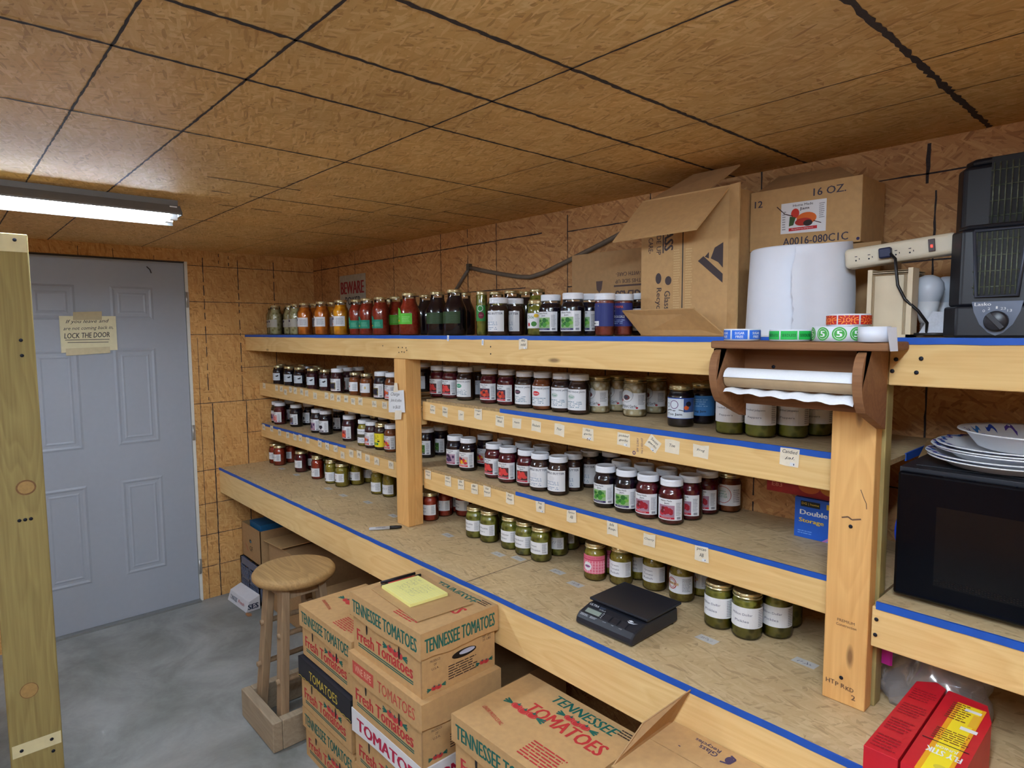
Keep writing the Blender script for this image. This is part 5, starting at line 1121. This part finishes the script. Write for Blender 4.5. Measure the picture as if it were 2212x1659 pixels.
def slab(q, mat, parent, nm, th=.004, bev=0):
    q = [Vector(p) for p in q]; n_ = (q[1]-q[0]).cross(q[3]-q[0]).normalized()*th; s = MB(); k = len(q)
    s.add([*q, *[p-n_ for p in q]], [tuple(range(k)), tuple(range(2*k-1, k-1, -1))]+[(i, k+i, k+(i+1) % k, (i+1) % k) for i in range(k)], mat); return s.build(nm, parent, bevel=bev)
slab([(x0-.012, yf-.125, h-.130), (x1-.025, yf-.120, h-.125), (x1, yf, h-.004), (x0, yf, h-.004)], CARD, t, 'top_flap')
slab([(x0-.030, yf-.050, .078), (x0+.008, yf-.002, .004), (x1, yf-.002, .004), (x1-.055, yf-.075, .078)][::-1], CARD, t, 'bottom_flap')
slab([(x1, yf, 0), (x1+.035, yf-.012, 0), (x1+.035, yf-.012, h), (x1, yf, h)], CARD, t, 'side_flap')
slab([(x0+.02, yf+.01, h+.002), (x0+.22, yf+.01, h+.002), (x0+.26, yf+.10, h+.075), (x0+.10, yf+.12, h+.080)], CARDD, t, 'rear_flap')
# carton behind, upside-down print
t = thing('jar_carton', 'cardboard carton with upside-down glass print against the back wall', 'box', (2.64, -.155, ZT)); s = MB(); s.box(-.18, 0, 0, .20, .13, .290, CARDD); F = flat((-.18, 0, 0), (1, 0, 0), (0, 0, 1)); pc2 = C(80, 56, 50)
s.draw([('t', 'GLASS', .255, .135, .105, .036, pc2, .04, 0, pi), ('r', .195, .166, .312, .172, pc2), ('t', 'THIS SIDE UP', .255, .184, .108, .013, pc2, .01, 0, pi), ('t', '-WITH CARE-', .255, .208, .104, .013, pc2, .01, 0, pi), ('p', ((.115, .190), (.145, .190), (.140, .160), (.132, .152), (.132, .130), (.142, .124), (.118, .124), (.128, .130), (.128, .152), (.118, .160)), pc2)], F); s.build('body', t, bevel=.002)
# 16 oz. carton raised on another box
t = thing('cardboard_box', 'low cardboard box supporting the 16 oz jam carton behind paper roll', 'box', (3.30, -.03, ZT)); s = MB(); s.box(-.115, -.155, 0, .20, 0, .232, CARDD); s.build('body', t, bevel=.002)
t = thing('jam_carton', 'jam jar carton marked 16 OZ. above the paper roll', 'box', (3.165, -.192, ZT+.234), radians(0)); W, D, h = .290, .16, .163
s = MB(); s.box(0, 0, 0, W, D, h, CARD); F = flat((0, 0, 0), (1, 0, 0), (0, 0, 1)); ik = C(60, 56, 76)
s.draw([('t', '12', .024, .128, .022, .018, ik, .02), ('t', '16 OZ.', .212, .138, .080, .019, ik, .015), ('t', 'A0016-080C1C', .178, .018, .165, .020, ik, .02), ('e', W-.006, .008, .004, .004, C(50, 40, 90))], F); s.build('body', t, bevel=.002)
s = MB(); F = flat((.088, 0, .040), (1, 0, 0), (0, 0, 1)); s.draw([('p', ((0, 0), (.118, -.004), (.118, .078), (0, .080)), WL), ('t', 'Home Made', .058, .071, .052, .006, cN, .01), ('t', 'Jam', .062, .060, .024, .009, cN, .02), ('e', .038, .050, .011, .013, C(214, 60, 46)), ('e', .068, .034, .026, .016, C(226, 110, 40)), ('e', .060, .026, .022, .010, C(190, 50, 40)), ('e', .072, .022, .012, .008, C(50, 40, 40)), ('l', ((-.012, .074), (.010, .052), (.032, .044)), .0024, C(60, 30, 30)), ('l', ((.086, .026), (.106, .018)), .002, C(60, 30, 30)), ('p', ((.024, .044), (.040, .040), (.034, .020), (.022, .018)), C(60, 90, 50)), ('r', .022, .005, .096, .013, C(210, 40, 50)), ('t', 'Raspberry Jalapeno', .058, .009, .056, .0045, WHITE), ('n', .100, .030, .114, .070, 8, GREY), ('n', .004, .008, .014, .060, 8, GREY)], F, .0006); s.build('label', t)
slab([(.02, .002, h), (.03, .10, h+.055), (.20, .09, h+.050), (.27, .002, h)][::-1], CARDD, t, 'top_flap')
# plywood box, bulbs, power strip, cord
ply = M((222, 206, 176), .6, var=.05, scale=20); ply2 = M((150, 128, 96), .7, var=.1)
t = thing('plywood_box', 'small pale plywood box with a sliding lid beside the heaters', 'box', (3.540, -.335, ZT)); s = MB()
for xx in (0, .078): s.box(xx, -.05, 0, xx+.009, -.008, .146, ply)
s.box(.009, -.044, 0, .078, -.036, .134, ply); s.box(.009, -.016, 0, .078, -.009, .134, ply); s.box(.0, -.05, 0, .087, -.009, .006, ply)
for q in range(3): s.box(.010+.0, -.050, .134+.0026*q*1.4, .077, .07, .1355+.0026*q*1.4, ply if q % 2 else ply2); s.box(.0095+.0022*q, -.0508, .006, .0105+.0022*q, -.05, .134, ply2); s.box(.0755-.0022*q, -.0508, .006, .0765-.0022*q, -.05, .134, ply2)
s.build('body', t)
def bulb(cx, cy, label, nm='light_bulb'):
    t = thing(nm, label, 'light bulb', (cx, cy, ZT+.004)); gb = M((206, 214, 226), .35, var=.01)
    s = MB(); s.lathe([(.022, .072), (.027, .084), (.0300, .098), (.0285, .112), (.020, .124), (.008, .1295), (0, .130)], gb, 28, cap0=False, cap1=False); s.build('globe', t)
    s = MB(); s.lathe([(.013, .026), (.016, .034), (.0225, .072)], M((226, 228, 232), .4), 28); s.build('housing', t)
    s = MB(); pf = [(.0125, .0)]
    for i in range(5): pf += [(.0135, .002+.005*i), (.0118, .0045+.005*i)]
    s.lathe([(.006, 0)]+pf+[(.013, .026)], M((190, 192, 196), .3, .8), 20); s.build('screw_base', t)
bulb(3.634, -.300, 'white light bulb standing nearest the plywood box'); bulb(3.648, -.222, 'second light bulb, behind the first near the heater')
t = thing('bulb_tag', 'crumpled white printed card tag at the foot of the bulb', 'card'); slab([(3.628, -.345, ZT+.001), (3.700, -.330, ZT+.012), (3.695, -.328, ZT+.050), (3.652, -.330, ZT+.055)], M((206, 210, 220), .5, var=.08, scale=200), t, 'card', .001)
t = thing('power_strip', 'beige power strip with red switch propped on the plywood box', 'power strip', (3.487, -.345, 1.7885)); T = Matrix.Rotation(radians(6), 4, 'Z') @ Matrix.Rotation(radians(-5.2), 4, 'Y'); iv = M((218, 208, 184), .45, var=.02)
s = MB(); s.box(-.006, -.022, -.022, .205, .026, .022, iv, T); s.build('case', t, bevel=.009, seg=4)
s = MB()
for i in range(5):
    x = .022+i*.026
    F = lambda a, b, d, x=x: tuple(T @ Vector((x+a, -.0224-d, -.002+b)))
    s.draw([('r', -.006, .003, -.001, .0045, cN), ('r', .002, -.004, .0035, -.0005, cN), ('e', -.004, -.005, .0018, .0018, cN)], F)
s.build('outlet', t)
s = MB(); s.box(.156, -.0260, -.012, .168, -.0215, .014, M((50, 18, 18), .3, var=0), T); s.box(.160, -.0272, -.004, .164, -.0255, .002, M((255, 40, 30), .3, var=0, emit=1.2), T); s.build('red_switch', t, bevel=.001)
s = MB(); p = [T @ Vector(q) for q in ((.075, -.030, .002), (.092, -.045, -.010), (.100, -.050, -.022))]; s.box(.066, -.040, -.012, .090, -.022, .010, M((22, 30, 70), .45), T @ Matrix.Rotation(0, 4, 'Z')); pl = s.build('plug', None, (3.487, -.345, 1.7885), bevel=.003); tag(pl, 'dark blue plug with black cord in the power strip', 'plug')
s = MB(); w0 = Vector((3.487, -.345, 1.7885)); a = T @ Vector((.088, -.036, -.004)); s.tube([a, a+Vector((.014, -.012, -.014)), a+Vector((.018, -.016, -.040)), a+Vector((.022, -.016, -.070)), a+Vector((.036, -.014, -.100)), a+Vector((.060, -.008, -.125)), a+Vector((.075, .0, -.150)), Vector((.155, .015, -.1735+.003)), Vector((.10, .012, -.1735+.003)), Vector((.115, -.012, -.1735+.003)), Vector((.18, -.018, -.1735+.004)), Vector((.215, .01, -.170)), Vector((.17, .035, -.1705)), Vector((.12, .0, -.168))], .0032, BLACK, 8); s.build('cord', pl)
t = thing('wood_block', 'stacked plywood offcuts behind the plywood box', 'wood', (3.485, -.19, ZT)); s = MB()
for i in range(4): s.box(.002*i, 0, .024*i, .085-.003*i, .07, .024*i+.022, PX[i % 4])
s.build('offcuts', t)
# heaters
def grille(s, F, w_, h_, nx, nz, m, r=.0016):
    for i in range(nx): x = w_*(i+.5)/nx; s.tube([F(x, 0, 0), F(x, h_, 0)], r, m, 6)
    for j in range(nz): y = h_*(j+.5)/nz; s.tube([F(0, y, -.002), F(w_, y, -.002)], r*.9, m, 6)
hb_ = M((20, 24, 34), .38, var=.1, scale=200); gm = M((104, 112, 96), .5, .4, var=.35, scale=120); dk = M((12, 14, 18), .6, var=.3, scale=60)
t = thing('space_heater', 'black ceramic space heater with round control knob on the top shelf', 'heater', (3.764, -.345, ZT), radians(4))
s = MB(); s.prism([(-.083, 0), (.105, 0), (.095, .10), (.085, .235), (.070, .250), (-.070, .250), (-.078, .235), (-.085, .10)], -.012, .140, hb_, 'y') if False else None
s.prism([(-.085, -.010), (-.060, -.045), (.070, -.045), (.100, -.010), (.095, .14), (-.078, .14)], 0, .062, hb_, 'z')
s.prism([(-.078, -.006), (-.056, -.036), (.066, -.036), (.090, -.006), (.086, .13), (-.070, .13)], .062, .212, hb_, 'z'); s.prism([(-.070, .0), (-.05, -.025), (.058, -.025), (.082, .0), (.078, .12), (-.062, .12)], .212, .222, hb_, 'z'); s.build('housing', t, bevel=.006, seg=3)
s = MB(); F = lambda x, y, d: (-.042+x+(.094-2*x)*.0, -.0405-d, .080+y); s.draw([('p', ((.018, 0), (.078, 0), (.086, .125), (.008, .125)), dk)], F, 0)
grille(s, lambda x, y, d: (-.036+x, -.0420-d, .084+y), .072, .120, 9, 4, gm); s.tube([(-.036, -.042, .207), (-.028, -.042, .080), (.036, -.042, .080), (.046, -.042, .207), (-.036, -.042, .207)], .0035, M((70, 76, 90), .4, .3), 8); s.build('grille', t)
s = MB(); F = lambda x, y, d: (.006+x, -.0462-d, .034+y); pl_ = M((96, 104, 120), .35, .4, var=.04)
s.draw([('p', ((-.040, .036), (-.036, .016), (-.026, -.008), (-.012, -.024), (0, -.030), (.012, -.024), (.026, -.008), (.036, .016), (.040, .036)), pl_)], F, 0)
s.draw([('t', 'Lasko', -.022, .031, .026, .0065, WHITE, .02), ('t', '0', -.020, .018, .004, .005, WHITE), ('t', '2', -.012, .022, .004, .005, WHITE), ('t', '1', 0, .024, .003, .005, WHITE), ('t', '23', .010, .022, .008, .005, WHITE), ('t', '13', .020, .018, .007, .005, WHITE)], F, .0008); cp_ = s.build('control_panel', t)
s = MB(); T = Matrix.Translation((.006, -.0462, .032)) @ Matrix.Rotation(pi/2, 4, 'X'); s.lathe([(.020, 0), (.019, .010), (.016, .012)], M((40, 42, 50), .35), 28, T=T); s.box(-.004, -.018, .012, .004, .018, .018, M((40, 42, 50), .35), T @ Matrix.Rotation(radians(40), 4, 'Z')); s.build('knob', cp_)
t = thing('space_heater', 'taller black heater with upper grille behind the knobbed heater', 'heater', (3.772, -.148, ZT), radians(0))
s = MB(); s.prism([(-.128, -.0), (-.110, -.035), (.10, -.035), (.12, 0), (.12, .10), (-.12, .10)], 0, .375, hb_, 'z'); s.prism([(-.118, .005), (-.095, -.025), (.09, -.025), (.11, .005), (.11, .09), (-.11, .09)], .375, .392, hb_, 'z'); s.build('housing', t, bevel=.008, seg=3)
s = MB(); F = lambda x, y, d: (-.060+x, -.0365-d, .245+y); s.draw([('r', 0, 0, .15, .142, dk)], F, 0); grille(s, lambda x, y, d: (-.060+x, -.039-d, .245+y), .150, .130, 14, 4, gm); s.build('grille', t)
# back wall: cable, sign
s = MB(); cb_ = M((112, 100, 86), .5, var=.1)
s.tube([(1.45, -.02, 1.70), (1.52, -.010, 1.785), (1.60, -.008, 1.86), (1.674, -.008, 1.928)], .008, cb_); s.tube([(1.674, -.009, 1.928), (1.78, -.010, 1.905), (1.914, -.010, 1.880), (2.02, -.012, 1.862), (2.092, -.012, 1.856), (2.18, -.012, 1.870), (2.28, -.010, 1.899), (2.471, -.010, 1.953), (2.673, -.010, 2.014), (2.9, -.012, 2.06)], .0095, cb_, 10)
t = tag(s.build('electric_cable'), 'grey electric cable sagging across the back wall', 'cable')
s = MB(); s.box(1.664, -.02, 1.915, 1.684, -.001, 1.945, M((90, 84, 74), .5, .3)); s.build('staple', t)
t = thing('tin_sign', 'small white sign reading BEWARE on the back wall', 'sign'); s = MB(); s.box(.375, -.006, 1.72, .690, -.002, 1.972, M((176, 168, 150), .5, var=.12)); s.build('plate', t, bevel=.004)
s = MB(); F = flat((.375, -.0062, 1.72), (1, 0, 0), (0, 0, 1)); s.draw([('t', 'BEWARE', .158, .175, .280, .075, C(150, 40, 44), .06), ('t', 'POKER', .165, .095, .19, .05, C(36, 36, 46), .02), ('t', 'PLAYERS', .165, .035, .20, .04, C(36, 36, 46), .02)], F, .0006); s.build('lettering', t)
